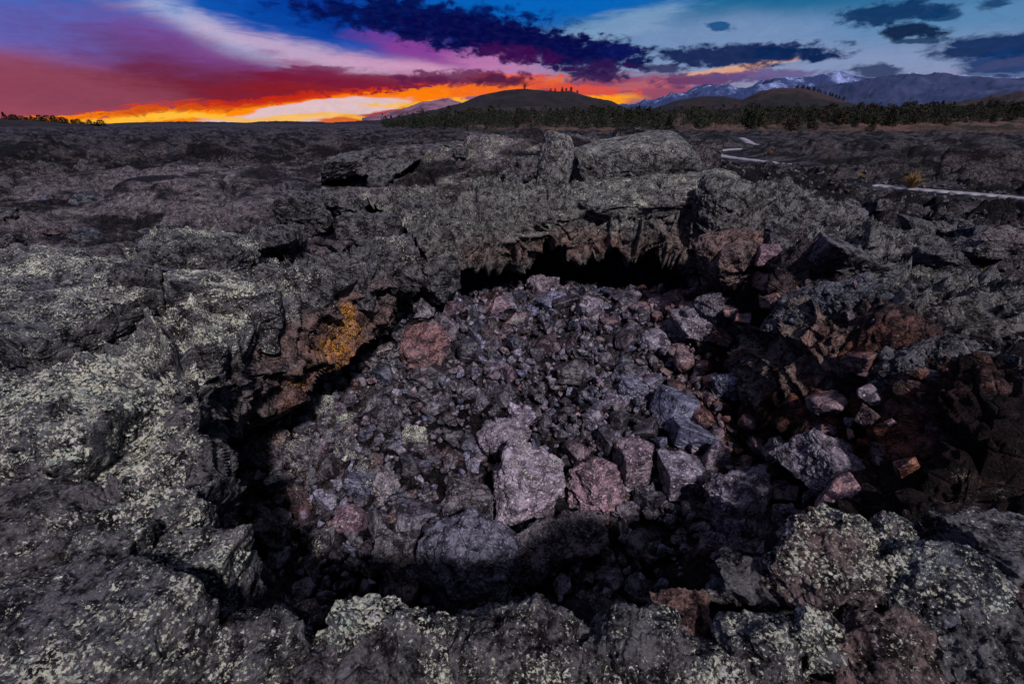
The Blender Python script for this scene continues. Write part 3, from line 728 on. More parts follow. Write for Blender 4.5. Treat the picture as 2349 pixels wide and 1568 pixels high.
# --- the dome's lobes
B('smooth rounded lava pillow with pale specks on top of the dome', 1440, 380, 9.6, 270, 118, 1.1, 'lobe', 81, rot=-6, roll=-4, pale=.12, lichen=.46, lvl=6, name='lava_lobe', cat='lava lobe', mat=M_CRUST, detail=.35, tint=.45)
B('small pillow of lava curling over behind the smooth rounded one', 1545, 372, 10.2, 90, 60, 1.1, 'lobe', 82, lichen=.3, lvl=5, name='lava_lobe', cat='lava lobe', mat=M_CRUST, detail=.4)
B('tall ropy log of lava lying up the middle of the dome', 1272, 392, 8.7, 70, 142, 1.0, 'lobe', 83, rot=0, roll=12, pale=.25, lichen=.5, lvl=6, name='lava_lobe', cat='lava lobe', mat=M_CRUST, detail=.6)
B('broad bulging lava lobe above the cave lip', 1470, 450, 8.25, 360, 76, .7, 'lobe', 84, roll=-3, lichen=.58, lvl=6, name='lava_lobe', cat='lava lobe', mat=M_CRUST, detail=.6)
B('rounded lobe at the right shoulder of the arch', 1660, 470, 7.0, 130, 110, .9, 'lobe', 85, roll=20, lichen=.35, lvl=6, name='lava_lobe', cat='lava lobe', mat=M_CRUST, detail=.7)
B('jagged grey rock standing left of the ropy log on the dome', 1205, 400, 9.0, 90, 70, .9, 'angular', 86, lichen=.35, lvl=5)
B('jagged knob on the crest of the dome', 1345, 335, 11.5, 90, 36, .9, 'angular', 87, lichen=.25, lvl=5)
B('jagged ridge of rock on the dome left of the crest knob', 1210, 345, 11.3, 100, 40, .9, 'angular', 88, lichen=.25, lvl=5)
# --- right rim and wall
B('purple-brown rock at the right end of the arch with pale dots above it', 1690, 600, 6.0, 190, 150, .7, 'round', 91, rot=20, lichen=.16, rust=.45, lvl=6, tint=.8)
B('dark slab capping the rim right of the arch', 1800, 590, 5.9, 150, 70, .9, 'block', 92, roll=20, lichen=.18, lvl=5)
B('grey plate leaning on the right rim', 1930, 600, 5.0, 150, 80, .9, 'block', 93, roll=24, lichen=.15, lvl=5)
B('long ridge of grey crust running down the right rim', 2130, 720, 3.9, 230, 70, .6, 'block', 94, roll=24, rot=-30, lichen=.32, lvl=6)
B('bluish cracked face in the middle of the right wall', 1930, 730, 4.2, 230, 190, .5, 'angular', 95, rot=-35, roll=18, lichen=.06, lvl=6, tint=.1)
B('rough dark bulge on the right wall near the edge of the photo', 2160, 900, 3.1, 270, 230, .5, 'round', 96, rot=-35, roll=18, lichen=.10, lvl=6, tint=.25)
B('pale-edged boulder on the rim at the right edge of the photo', 2320, 850, 2.85, 130, 110, .8, 'angular', 97, lichen=.25, lvl=5)
B('dark rounded outcrop on the slope beyond the right rim', 2000, 560, 6.3, 170, 60, 1.0, 'lobe', 98, lichen=.1, lvl=5)
B('red-brown block near the foot of the right wall', 1860, 930, 3.9, 150, 110, .7, 'angular', 99, rot=-30, rust=.9, lichen=.03, lvl=5, tint=.9)
B('brick-red cracked slab lying on the lower right wall', 1960, 1010, 3.45, 170, 110, .6, 'block', 100, rot=-30, roll=28, rust=1.0, lichen=.03, lvl=5, tint=.9)
B('dull red slab just above the lichen boulders on the right', 2160, 1110, 2.75, 190, 120, .6, 'block', 101, rot=-30, roll=20, rust=.8, lichen=.06, lvl=5, tint=.9)
B('orange-brown wedge at the bottom end of the red wall', 2085, 1150, 2.8, 100, 90, .7, 'angular', 102, rust=1.0, orange=.2, lichen=.03, lvl=5, tint=.9)
# --- foreground rim
g = 'lichen-covered foreground rocks'
def FR(label, X, Y, w, h, z, **k):
    c = Wz(X, Y, z); return B(label, X, Y, c[1], w, h, **k)
FR('huge flat foreground slab in the bottom left corner, streaked with pale lichen', 165, 1520, 560, 270, .12, dep=.75, kind='block', seed=201, rot=-12, roll=2, lichen=.66, lvl=6, name='rock_slab', cat='slab', tint=.6)
FR('upright grey block with orange flecks at the left corner of the pit', 470, 1330, 190, 230, -.05, dep=.8, kind='block', seed=202, rot=8, lichen=.66, orange=.22, lvl=6, tint=.6)
FR('knobbly green-yellow lichen boulder above the upright grey block', 370, 1220, 170, 190, .02, dep=.8, kind='angular', seed=203, lichen=.78, lvl=6)
FR('smooth dark purple rock with sparse lichen at the left edge of the photo', 110, 1240, 330, 230, .02, dep=.9, kind='round', seed=204, roll=4, lichen=.36, lvl=6, tint=.7)
FR('lichen-crusted rock wedged between the knobbly boulder and the corner slab', 240, 1290, 190, 150, .06, dep=.8, kind='angular', seed=205, lichen=.62, lvl=6)
FR('wide bright speckled slab sloping toward the pit on the left', 170, 1000, 470, 330, .0, dep=.9, kind='round', seed=206, roll=6, lichen=.84, lvl=6, name='rock_slab', cat='slab', tint=.45)
FR('dark-topped foreground rock with mint lichen, left of the pointed one', 610, 1510, 240, 260, -.05, dep=.8, kind='round', seed=207, lichen=.56, lvl=6, tint=.6)
FR('pointed foreground rock crusted with yellow-green lichen', 840, 1480, 230, 300, -.02, dep=.7, kind='angular', seed=231, lichen=.74, lvl=6)
FR('sloping foreground rock right of the pointed one', 950, 1520, 200, 240, -.1, dep=.7, kind='angular', seed=209, roll=24, lichen=.62, lvl=6)
FR('dark purple foreground rock at the bottom with a few cream lichens', 760, 1600, 260, 170, -.02, dep=.8, kind='round', seed=210, lichen=.36, lvl=6, tint=.75)
FR('broad plum foreground rock in the bottom middle with mint flecks', 1190, 1500, 300, 240, -.06, dep=.7, kind='round', seed=211, lichen=.56, lvl=6, tint=.7)
FR('narrow dark foreground rock at the centre of the front rim', 1290, 1470, 120, 180, -.06, dep=.9, kind='angular', seed=212, lichen=.40, lvl=6, tint=.6)
FR('domed foreground rock thick with yellow-green lichen', 1450, 1500, 240, 220, -.05, dep=.8, kind='round', seed=213, lichen=.66, lvl=6)
FR('dark reddish rock at the front rim right of the domed lichen rock', 1570, 1430, 130, 90, -.10, dep=.8, kind='angular', seed=214, lichen=.22, rust=.5, lvl=5, tint=.9)
FR('brown and mint speckled foreground rock at the bottom right of centre', 1570, 1560, 200, 160, -.08, dep=.8, kind='angular', seed=215, lichen=.6, lvl=6)
FR('rounded foreground rock rimmed with pale lichen below the big brown pair', 1740, 1500, 190, 190, -.02, dep=.8, kind='round', seed=216, lichen=.60, lvl=6)
FR('low grey rock leaning against the big brown lichen boulder', 1720, 1360, 170, 190, -.1, dep=.8, kind='angular', seed=217, lichen=.32, lvl=6)
FR('big brown boulder spattered with cream lichen at the right of the pit', 1890, 1310, 250, 230, .08, dep=.8, kind='round', seed=218, lichen=.66, rust=.25, lvl=6, tint=.85)
FR('round lichen head of rock peering over the big brown boulder', 1930, 1230, 130, 120, .10, dep=.9, kind='round', seed=219, lichen=.78, lvl=6, tint=.6)
FR('smaller lichen-topped head of rock beside the deep vertical crack', 2040, 1240, 100, 120, .10, dep=.9, kind='round', seed=220, lichen=.70, lvl=6, tint=.6)
FR('largest slate-blue boulder with mint specks on the right', 2110, 1370, 260, 300, .06, dep=.8, kind='round', seed=221, roll=10, lichen=.60, lvl=6, tint=.1)
FR('dark brown cracked rock at the bottom below the big boulders', 2010, 1500, 230, 180, .02, dep=.8, kind='round', seed=222, lichen=.40, rust=.3, lvl=6, tint=.8)
FR('column of mint lichen-coated rock between the two bottom right boulders', 1860, 1480, 110, 190, .04, dep=.9, kind='angular', seed=223, lichen=.80, lvl=6)
FR('dark speckled rock in the bottom right corner', 2250, 1530, 260, 200, .02, dep=.8, kind='angular', seed=224, lichen=.34, lvl=6, tint=.5)
FR('tan-edged slab layered behind the slate-blue boulder', 2270, 1260, 250, 130, .0, dep=.8, kind='block', seed=225, roll=12, lichen=.36, lvl=6, tint=.6)
FR('rusty ribbed rock at the right edge low in the photo', 2330, 1400, 160, 150, .0, dep=.8, kind='angular', seed=226, roll=14, lichen=.26, rust=.35, lvl=6, tint=.8)
# --- boulders in the pit
def PB(label, short, X, Y, w, h, dz=.0, **k):
    # stands on the floor of the pit: find the distance at which the sight line meets the floor under its middle
    best, bd = 3.0, 9
    for yy in np.arange(1.8, 9.0, .05):
        c = Wy(X, Y + h * .25, yy); e = abs(c[2] - gz(c[0], c[1]))
        if e < bd and c[2] > gz(c[0], c[1]) - .3: best, bd = yy, e
    k.setdefault('mat', M_STONE)
    return B(label, X, Y, best, w, h, short=short, **k)
PB('large pale round-topped boulder in the middle of the pit', 'the pale round-topped boulder', 1212, 1100, 160, 165, kind='round', seed=301, dep=.95, lichen=.45, pale=.9, tint=.62, lvl=6)
PB('biggest boulder of the pit, black with slate-blue faces and a reddish cap', 'the biggest black boulder', 1080, 1290, 215, 220, kind='round', seed=402, pale=.1, dep=.9, lichen=.12, tint=.1, lvl=6)
PB('upright dark boulder with lichened side, right of the biggest black one', 'the upright dark boulder', 1226, 1265, 110, 170, kind='angular', seed=303, dep=.9, lichen=.34, tint=.3, lvl=6)
PB('long grey boulder lying behind the pale round-topped one', 'the long grey boulder', 1158, 1000, 125, 74, kind='round', seed=304, pale=0.5, dep=.7, rot=10, roll=-12, lichen=.2, tint=.45, lvl=5)
PB('pitted purple-pink boulder right of the pale round-topped one', 'the pitted purple boulder', 1368, 1105, 118, 98, kind='angular', seed=305, pale=0.5, lichen=.04, rust=.2, tint=.9, lvl=6)
PB('smooth brown squarish boulder behind the pitted purple one', 'the squarish brown boulder', 1455, 1062, 88, 104, kind='block', seed=306, pale=0.3, lichen=.03, tint=.8, lvl=5)
PB('bluish flat-faced slab in the right of the rubble', 'the upper bluish slab', 1558, 938, 92, 70, kind='block', seed=307, pale=0.12, detail=.5, roll=16, lichen=.03, tint=.0, lvl=5, mat=M_RUBBLE)
PB('second bluish slab, just below the first', 'the lower bluish slab', 1575, 992, 88, 58, kind='block', seed=308, pale=0.12, detail=.5, roll=18, lichen=.03, tint=.0, lvl=5, mat=M_RUBBLE)
PB('grey four-sided block below the two bluish slabs', 'the grey four-sided block', 1562, 1093, 98, 76, kind='block', seed=309, pale=0.1, detail=.6, roll=12, lichen=.04, tint=.5, lvl=5, mat=M_RUBBLE)
PB('large grey fractured boulder at the foot of the red wall', 'the fractured boulder by the red wall', 1905, 1066, 134, 104, kind='block', seed=310, pale=0.35, roll=18, lichen=.05, tint=.35, lvl=6)
PB('dark log-shaped boulder left of the fractured one', 'the log-shaped boulder', 1798, 1043, 76, 56, kind='block', seed=311, roll=18, lichen=.03, tint=.5, lvl=5)
PB('bubbly pitted rock mass above the dark hole on the right', 'the bubbly pitted rock', 1700, 1170, 150, 130, kind='angular', seed=312, pale=0.3, lichen=.15, tint=.25, lvl=6)
PB('rough plum rock right of the bubbly pitted one', 'the rough plum rock', 1812, 1205, 84, 110, kind='angular', seed=313, lichen=.08, tint=.8, lvl=5)
PB('dark rock with lichen drips beside the black hole', 'the rock beside the black hole', 1730, 1290, 150, 100, kind='angular', seed=314, lichen=.25, tint=.5, lvl=6)
PB('reddish two-toned boulder with a grey top on the left of the rubble', 'the reddish two-toned boulder', 970, 795, 108, 104, kind='angular', seed=315, pale=0.3, dep=.8, roll=-20, rust=.55, lichen=.16, tint=.9, lvl=6)
PB('grey boulder resting against the reddish two-toned one', 'the grey boulder above the two-toned one', 1018, 752, 56, 62, kind='round', seed=316, lichen=.25, tint=.3, lvl=5)
PB('brown pointed boulder on the crest in front of the cave', 'the pointed boulder on the crest', 1243, 664, 68, 54, kind='angular', seed=317, pale=0.3, lichen=.05, tint=.75, lvl=5)
PB('smooth oval brown boulder near the right of the cave mouth', 'the oval brown boulder', 1520, 700, 78, 50, kind='round', seed=318, pale=0.5, lichen=.02, tint=.9, rust=.25, lvl=5)
PB('small pinkish cream stone left of the oval brown boulder', 'the cream stone', 1464, 713, 40, 34, kind='angular', seed=319, pale=1.0, lichen=.0, tint=.95, rust=.3, lvl=4, mat=M_RUBBLE)
PB('mottled grey boulder below the crest of the rubble', 'the mottled grey boulder', 1352, 712, 64, 66, kind='round', seed=320, pale=0.5, lichen=.2, tint=.4, lvl=5)
PB('leaning purplish boulder under the right side of the arch', 'the leaning purplish boulder', 1600, 752, 120, 84, kind='angular', seed=321, pale=0.3, roll=-32, lichen=.04, tint=.65, lvl=5)
PB('dark boulder deep under the right of the arch', 'the dark boulder under the arch', 1640, 706, 90, 70, kind='round', seed=322, lichen=.02, tint=.5, lvl=5)
PB('round blue-grey boulder in the shade of the right wall', 'the shaded blue-grey boulder', 1672, 885, 70, 64, kind='round', seed=323, pale=0.3, lichen=.06, tint=.0, lvl=5)
PB('tall boulder splashed with orange lichen in the left shade', 'the orange-splashed boulder', 610, 1040, 88, 96, kind='angular', seed=324, lichen=.4, orange=.42, tint=.5, lvl=6)
PB('grey-green lichened boulder right of the orange-splashed one', 'the grey-green boulder', 700, 1036, 76, 68, kind='round', seed=325, lichen=.55, tint=.4, lvl=5)
PB('smooth brown rock behind the foreground lichen boulders on the left', 'the smooth brown rock', 472, 1185, 110, 96, kind='round', seed=326, lichen=.12, rust=.25, tint=.8, lvl=5)
PB('pale-sided boulder with a dark face left of the long rubble slope', 'the pale-sided boulder', 885, 1120, 74, 74, kind='angular', seed=327, pale=0.3, lichen=.45, tint=.4, lvl=5)
PB('yellow-green lichened rock with an orange tip under the small hollow', 'the yellow-green rock', 735, 940, 60, 66, kind='angular', seed=328, lichen=.62, orange=.22, tint=.5, lvl=5)
PB('pale lichen-crusted stone left of the long grey boulder', 'the pale lichen-crusted stone', 952, 1010, 56, 52, kind='block', seed=329, lichen=.75, tint=.5, lvl=5)
PB('grey upright stone at the left margin of the rubble', 'the grey upright stone', 893, 965, 58, 80, kind='round', seed=330, lichen=.15, tint=.25, lvl=5)
PB('lichened double block left of the pale-sided boulder', 'the lichened double block', 850, 1075, 70, 46, kind='block', seed=331, lichen=.6, tint=.5, lvl=5)
PB('dark triangular boulder left of the biggest black one', 'the dark triangular boulder', 905, 1270, 90, 110, kind='angular', seed=332, lichen=.15, tint=.6, lvl=5)
PB('dull mossy rock in the shade above the front rim', 'the mossy rock in the shade', 620, 1210, 90, 100, kind='angular', seed=333, lichen=.4, tint=.5, lvl=5)
PB('plum stone with lilac sheen above the pale round-topped boulder', 'the lilac stone', 1190, 955, 62, 50, kind='angular', seed=334, pale=0.7, lichen=.08, tint=.7, lvl=5, mat=M_RUBBLE)
PB('grey-blue tilted slab right of the crest of the rubble slope', 'the tilted grey-blue slab', 1448, 890, 60, 56, kind='block', seed=335, pale=0.8, lichen=.02, tint=.0, lvl=5, mat=M_RUBBLE)
PB('dark rock mass below the pitted purple boulder', 'the dark rock mass', 1330, 1225, 120, 84, kind='angular', seed=336, lichen=.12, tint=.7, lvl=5)
PB('lichened boulder behind the reddish stone, left of the pale round-topped one', 'the broad dull boulder', 1065, 1150, 120, 80, kind='angular', seed=337, lichen=.2, tint=.6, lvl=5)

# ------------------------------------------------------------------ loose rubble: 255 individual stones, then the small stuff
rs = np.random.RandomState(5)
KEEP = [(h[1], h[2], h[3], h[4]) for h in HEROES]
def in_frame(c, m=0.0):
    b = c[1] * cos(PITCH) + (CAM_H - c[2]) * sin(PITCH)
    if b <= 0: return None
    s = (-(CAM_H - c[2]) * cos(PITCH) + c[1] * sin(PITCH)) / b
    X, Y = CX + FP * c[0] / b, CY - FP * s
    return (X, Y) if -m < X < 2349 + m and -m < Y < 1568 + m else None
protos = []
for k in range(22):
    kind = ['angular', 'angular', 'block', 'angular', 'round'][k % 5]
    S = rs.uniform(.7, 1.15, 3); S[2] *= .8
    V, f = rock_shape(4, 500 + k, kind, 44, S)
    protos.append(mesh_from('loose_rock', V * .16, f, M_RUBBLE))
def rub_tone(x, y):
    """lichen, rust, tint by where the stone lies"""
    l = .42 * sstep(-.7, -1.6, x) + .03; ru = .7 * sstep(-2.6, -3.2, x) + .95 * sstep(1.8, 2.4, x) * sstep(1.6, 2.4, y)
    return l, ru
cand = []
tries = 0
placed = []
SHORTS = [h for h in HEROES if h[0]]
target_n = 250
def free(x, y, z, r, lst, f=.75):
    for (a, b, c, q) in lst:
        if (x - a) ** 2 + (y - b) ** 2 + (z - c) ** 2 < (f * (r + q)) ** 2: return False
    return True
while len(placed) < target_n and tries < 12000:
    tries += 1
    x = rs.uniform(-3.4, 3.2); y = rs.uniform(1.6, 8.6)
    prog = len(placed) / target_n
    r = (.185 - .085 * prog) * rs.uniform(.85, 1.2)
    sdv = pit_sd(np.array([x]), np.array([y]))[0]
    if sdv > -.35: continue
    z = surf(x, y) + r * .48
    if in_frame((x, y, z), 20) is None: continue
    if not free(x, y, z, r, KEEP, .72) or not free(x, y, z, r, placed, .72): continue
    placed.append((x, y, z, r))
used_labels = {}
tone_words = [(.2, 'slate-blue'), (.4, 'dark grey'), (.62, 'plum'), (.8, 'dull brown'), (1.1, 'reddish')]
first = {}
for (x, y, z, r) in placed:
    pi_ = rs.randint(len(protos)); tn = rs.rand()
    li, ru = rub_tone(x, y); li = li * rs.uniform(.5, 1.5); ru = min(1, ru * rs.uniform(.2, 1.2) + (.3 if rs.rand() < .06 else 0))
    if pi_ not in first:
        first[pi_] = o = link('loose_rock', protos[pi_])
    else:
        o = first[pi_].copy(); COL.objects.link(o)
    o.location = (x, y, z); o.scale = (r / .16,) * 3; o.rotation_euler = tuple(rs.uniform(-.5, .5, 2)) + (rs.uniform(0, 6.28),)
    o['tint'] = float(tn); o['lichen'] = float(li); o['rust'] = float(ru)
    w = next(b for a, b in tone_words if tn <= a)
    if ru > .5: w = 'rusty'
    if ru > .8: w = 'brick-red'
    if li > .35: w = 'lichened ' + w.split()[-1]
    sz = 'large' if r > .17 else 'medium' if r > .13 else 'small'
    P1 = in_frame((x, y, z), 200)
    hs = min(SHORTS, key=lambda h: (h[1] - x) ** 2 + (h[2] - y) ** 2)
    P2 = in_frame((hs[1], hs[2], hs[3]), 400) or P1
    dx, dy = P1[0] - P2[0], P1[1] - P2[1]
    dirw = ('right of' if dx > 0 else 'left of') if abs(dx) > abs(dy) * 1.6 else ('below' if dy > 0 else 'above') if abs(dy) > abs(dx) * 1.6 else ('below and right of' if dx > 0 and dy > 0 else 'below and left of' if dy > 0 else 'above and right of' if dx > 0 else 'above and left of')
    dd_ = math.hypot(dx, dy) 
    nearw = 'just ' if dd_ < 60 else '' if dd_ < 110 else 'well '
    lab = f'{sz} {w} {["craggy", "angular", "blocky", "angular", "rounded"][pi_ % 5]} stone {nearw}{dirw} {hs[0]}'
    if len(lab.split()) > 16: lab = lab.replace('well ', '').replace('just ', '')
    if len(lab.split()) > 16: lab = ' '.join(lab.split()[1:])
    o['label'] = lab; o['category'] = 'rock'; o['group'] = 'loose stones fallen into the pit'

def chip(seed):
    """a small sharp-edged stone: the hull of a few points with slightly worn edges"""
    import bmesh
    rs = np.random.RandomState(seed); bm = bmesh.new()
    q = rs.normal(size=(11, 3)); q /= np.linalg.norm(q, axis=1)[:, None]; q *= rs.uniform(.75, 1.05, (11, 1)) * rs.uniform(.6, 1.15, 3)
    for v in q: bm.verts.new(v)
    r_ = bmesh.ops.convex_hull(bm, input=bm.verts)
    bmesh.ops.delete(bm, geom=[g for g in r_['geom_interior'] if isinstance(g, bmesh.types.BMVert)], context='VERTS')
    bmesh.ops.bevel(bm, geom=bm.edges[:], offset=.06, segments=1, affect='EDGES')
    bmesh.ops.triangulate(bm, faces=bm.faces[:]); bm.verts.index_update()
    V = np.array([v.co[:] for v in bm.verts], F32); f = np.array([[v.index for v in fc.verts] for fc in bm.faces], np.int32); bm.free()
    return V, f
def scatter_stuff(name, spots, lvl, mat, attrs_fn, seed, **props):
    """one mesh of very many small stones"""
    rs = np.random.RandomState(seed)
    base = [chip(seed * 10 + k) for k in range(24)]
    VV, FF, at = [], [], {'lichen': [], 'rust': [], 'tint': [], 'orange': []}
    off = 0
    for (x, y, z, r) in spots:
        V, f = base[rs.randint(16)]
        Rm = rot_m(*rs.uniform(0, 6.28, 3))
        W = (V @ Rm.T) * r + np.array([x, y, z], F32)
        VV.append(W); FF.append(f + off); off += len(V)
        a = attrs_fn(x, y, z, rs)
        for k2, v in zip(('lichen', 'rust', 'tint', 'orange'), a): at[k2].append(np.full(len(V), v, F32))
    me = mesh_from(name, np.concatenate(VV), np.concatenate(FF), mat, {k2: np.concatenate(v) for k2, v in at.items()}, smooth=False)
    return link(name, me, kind='stuff', **props)
# in the pit
spots = []
N1 = 9500
xs = rs.uniform(-3.7, 3.4, N1); ys = rs.uniform(1.4, 9.6, N1)
_, s0 = ground(xs, ys); g0 = surfs(xs, ys)
for x, y, g_, s_ in zip(xs, ys, g0, s0):
    if s_ > -.22: continue
    if x > 1.9 and s_ > -1.1 and rs.rand() < .9: continue
    r = .040 + .080 * rs.rand() ** 1.6
    spots.append((x, y, g_ + rs.uniform(0, .11), r))
def at_pit(x, y, z, rs):
    l, ru = rub_tone(x, y)
    return (l * rs.uniform(.2, 1.4), min(1, ru * rs.uniform(0, 1.2) + (.35 if rs.rand() < .06 else 0)), rs.rand() * .85, .0)
scatter_stuff('pit_rubble', spots, 2, M_RUBBLE, at_pit, 31, label='countless small plum and grey stones covering the floor of the pit', category='rubble')
# broken scree on the rims and slopes, clustered by noise
spots = []
N2 = 30000
rr2 = np.exp(rs.uniform(math.log(1.2), math.log(22), N2)); a2 = rs.uniform(-1.05, 1.05, N2)
xs, ys = rr2 * np.sin(a2), rr2 * np.cos(a2)
_, s0 = ground(xs, ys)
cl = perlin(np.stack([xs * .5, ys * .5, xs * 0], 1)) + .35 * (xs > 2.8) - .9 * smooth_zone(xs, ys) - .5 * (ys < 2.6)
pd = path_dist(xs, ys)
for x, y, s_, c_, q_ in zip(xs, ys, s0, cl, pd):
    if s_ < .05 or c_ < .02 or q_ < .3: continue
    R = math.hypot(x, y); r = (.022 + .05 * rs.rand() ** 2.5) * (.7 + R * .06)
    spots.append((x, y, surf(x, y) + r * .1, r))
def at_rim(x, y, z, rs): return (rs.uniform(0, .35) * (x < 1.5), .4 * (rs.rand() < .08), rs.rand() * .6, 0)
scatter_stuff('scree', spots, 2, M_ROCK, at_rim, 33, label='dark broken scree strewn over the lava slopes around the pit', category='scree')
# larger broken blocks on the right slope and the dark hollow on the left (counted among the individuals)
first2 = {}
regions = [(34, (1780, 2349, 470, 740), (.10, .22), 'right'), (14, (20, 360, 500, 600), (.09, .2), 'left'), (16, (560, 1150, 440, 600), (.08, .16), 'mid')]
reg_words = {'right': 'on the dark slope beyond the right rim', 'left': 'in the dark hollow behind the left slab', 'mid': 'on the broken rim left of the arch'}
size_w = lambda r, a, b: 'largest' if r > a + .85 * (b - a) else 'big' if r > a + .5 * (b - a) else 'smallish' if r > a + .25 * (b - a) else 'small'
for n_, (x0, x1, y0, y1), (ra, rb), wd in regions:
    k = 0
    while k < n_:
        X, Y = rs.uniform(x0, x1), rs.uniform(y0, y1)
        if wd == 'right' and (Y - 470) < (X - 1780) * .42 - 60: pass
        if wd == 'right' and Y > 500 + (X - 1780) * .48: continue
        c = Wz(X, Y, 0.05)
        if wd == 'left': c = Wz(X, Y, -.25)
        r = rs.uniform(ra, rb); z = surf(c[0], c[1])
        pi_ = rs.randint(len(protos))
        if pi_ not in first2:
            V, f = rock_shape(5, 700 + pi_, ['angular', 'block', 'round'][pi_ % 3], 26, (1.2, .9, .6)); first2[pi_] = o = link('rim_rock', mesh_from('rim_rock', V * .25, f, M_ROCK))
        else:
            o = first2[pi_].copy(); COL.objects.link(o)
        o.location = (c[0], c[1], z + r * .1); o.scale = (r * 6.0,) * 3; o.rotation_euler = (rs.uniform(-.3, .3), rs.uniform(-.3, .3), rs.uniform(0, 6.28))
        tn = rs.rand(); o['tint'] = float(tn); o['lichen'] = float(rs.uniform(.0, .25)); o['rust'] = 0.0
        w = next(b for a, b in tone_words if tn <= a)
        side = ('near the top left' if X < (x0 * 2 + x1) / 3 and Y < (y0 + y1) / 2 else 'toward the left' if X < (x0 * 2 + x1) / 3 else 'far toward the right' if X > (x0 + 2 * x1) / 3 else 'high up' if Y < (y0 + y1) / 2 else 'low down')
        o['label'] = f'{size_w(r, ra, rb)} {w} block {side} {reg_words[wd]}'; o['category'] = 'rock'; o['group'] = 'broken blocks ' + reg_words[wd]
        k += 1

# ------------------------------------------------------------------ paths
mp = bpy.data.materials.new('pale_paving'); mp.use_nodes = True
n = NT(mp.node_tree)
g_ = n.n('ShaderNodeNewGeometry').outputs['Position']
b = n.n('ShaderNodeBsdfPrincipled', {'Base Color': n.mix(n.noise(g_, 1.5, 5, .6), (.06, .055, .065, 1), (.26, .24, .27, 1)), 'Roughness': .6})
n.t.links.new(b.outputs[0], n.n('ShaderNodeOutputMaterial').inputs[0])
for (P, w), zt in zip(PATHS, (.0, .0)):
    t = np.gradient(P, axis=0); t /= np.linalg.norm(t, axis=1)[:, None]; nn = np.stack([-t[:, 1], t[:, 0]], 1)
    ww = w / 2 * (1 + .22 * np.sin(np.arange(len(P)) * 1.3) + .15 * np.sin(np.arange(len(P)) * 2.9))[:, None]
    rows = [np.c_[P + nn * ww * k, np.full(len(P), z_)] for k, z_ in ((-1.02, -.04), (-1, .005), (0, .02), (1, .005), (1.02, -.04))]
    V = np.stack(rows, 1).reshape(-1, 3)
    link('path', mesh_from('path', V, grid_faces(len(P), 5), mp), kind='structure')

# ------------------------------------------------------------------ hills and mountains
def simple_mat(name, fn, rough=.9):
    m = bpy.data.materials.new(name); m.use_nodes = True; n = NT(m.node_tree)
    geo = n.n('ShaderNodeNewGeometry'); c = fn(n, geo)
    b = n.n('ShaderNodeBsdfPrincipled', {'Base Color': c, 'Roughness': rough}); b.inputs['Specular IOR Level'].default_value = .2
    n.t.links.new(b.outputs[0], n.n('ShaderNodeOutputMaterial').inputs[0]); return m
def hill(name, prof, dist, depth, mat, rough_amp, rough_scale, seed, res=(260, 90)):
    """relief whose crest follows prof (photo units) at the given distance; falls away before and behind"""
    pts = []
    for X, Y in prof:
        a, b, c = ray(X, Y); k = dist / math.hypot(a, b); pts.append((math.atan2(a, b), CAM_H + c * k))
    pts = np.array(pts); az_ = np.linspace(pts[0, 0], pts[-1, 0], res[0]); hz = np.interp(az_, pts[:, 0], pts[:, 1])
    ker = np.hanning(9); ker /= ker.sum(); hz = np.convolve(np.pad(hz, 4, 'edge'), ker, 'valid')
    t = np.linspace(-1, 1, res[1]); sec = np.where(t < 0, 1 - np.abs(t) ** 1.25, 1 - t ** 2)
    A, T = np.meshgrid(az_, t, indexing='ij'); R = dist + T * depth
    hz = hz * (1.09 if dist < 3000 else 1.0)
    H = np.maximum(hz, 0)[:, None] * sec[None, :]
    P = np.stack([R * np.sin(A), R * np.cos(A), H], 2).reshape(-1, 3)
    q = (P / dist * rough_scale).astype(F32) + seed
    d = fbm(q, 6, .55, True) - 1.0
    w = np.clip(H.ravel() / (H.max() + 1e-6) * 2.5, 0, 1) * (1 - .85 * np.exp(-(T.ravel() / .10) ** 2))
    P[:, 2] += d * rough_amp * w - 3 - 2 * (H.ravel() <= .01)
    me = mesh_from(name, P, grid_faces(*res), mat)
    return link(name, me, kind='structure'), (az_, hz)
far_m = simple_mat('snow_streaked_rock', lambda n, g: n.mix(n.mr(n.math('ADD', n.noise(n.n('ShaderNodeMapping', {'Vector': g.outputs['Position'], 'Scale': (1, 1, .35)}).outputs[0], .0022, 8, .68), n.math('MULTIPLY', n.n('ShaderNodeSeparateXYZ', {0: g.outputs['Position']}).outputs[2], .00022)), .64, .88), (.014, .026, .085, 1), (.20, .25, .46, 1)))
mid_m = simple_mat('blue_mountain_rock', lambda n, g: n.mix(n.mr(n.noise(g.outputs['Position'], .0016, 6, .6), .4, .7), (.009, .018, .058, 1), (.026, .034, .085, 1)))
brown_m = simple_mat('sage_hill', lambda n, g: n.mix(n.mr(n.noise(g.outputs['Position'], .012, 7, .7), .38, .66), (.006, .005, .008, 1), (.024, .014, .017, 1)))
dark_m = simple_mat('cinder_hill', lambda n, g: n.mix(n.mr(n.noise(g.outputs['Position'], .02, 7, .7), .4, .7), (.004, .0033, .005, 1), (.014, .008, .011, 1)))
cone_m = simple_mat('cinder_cone', lambda n, g: n.mix(n.mr(n.math('ADD', n.noise(g.outputs['Position'], .008, 5, .6), n.math('MULTIPLY', n.n('ShaderNodeSeparateXYZ', {0: g.outputs['Position']}).outputs[2], .0040)), .62, .80), (.004, .0033, .005, 1), (.020, .010, .012, 1)))
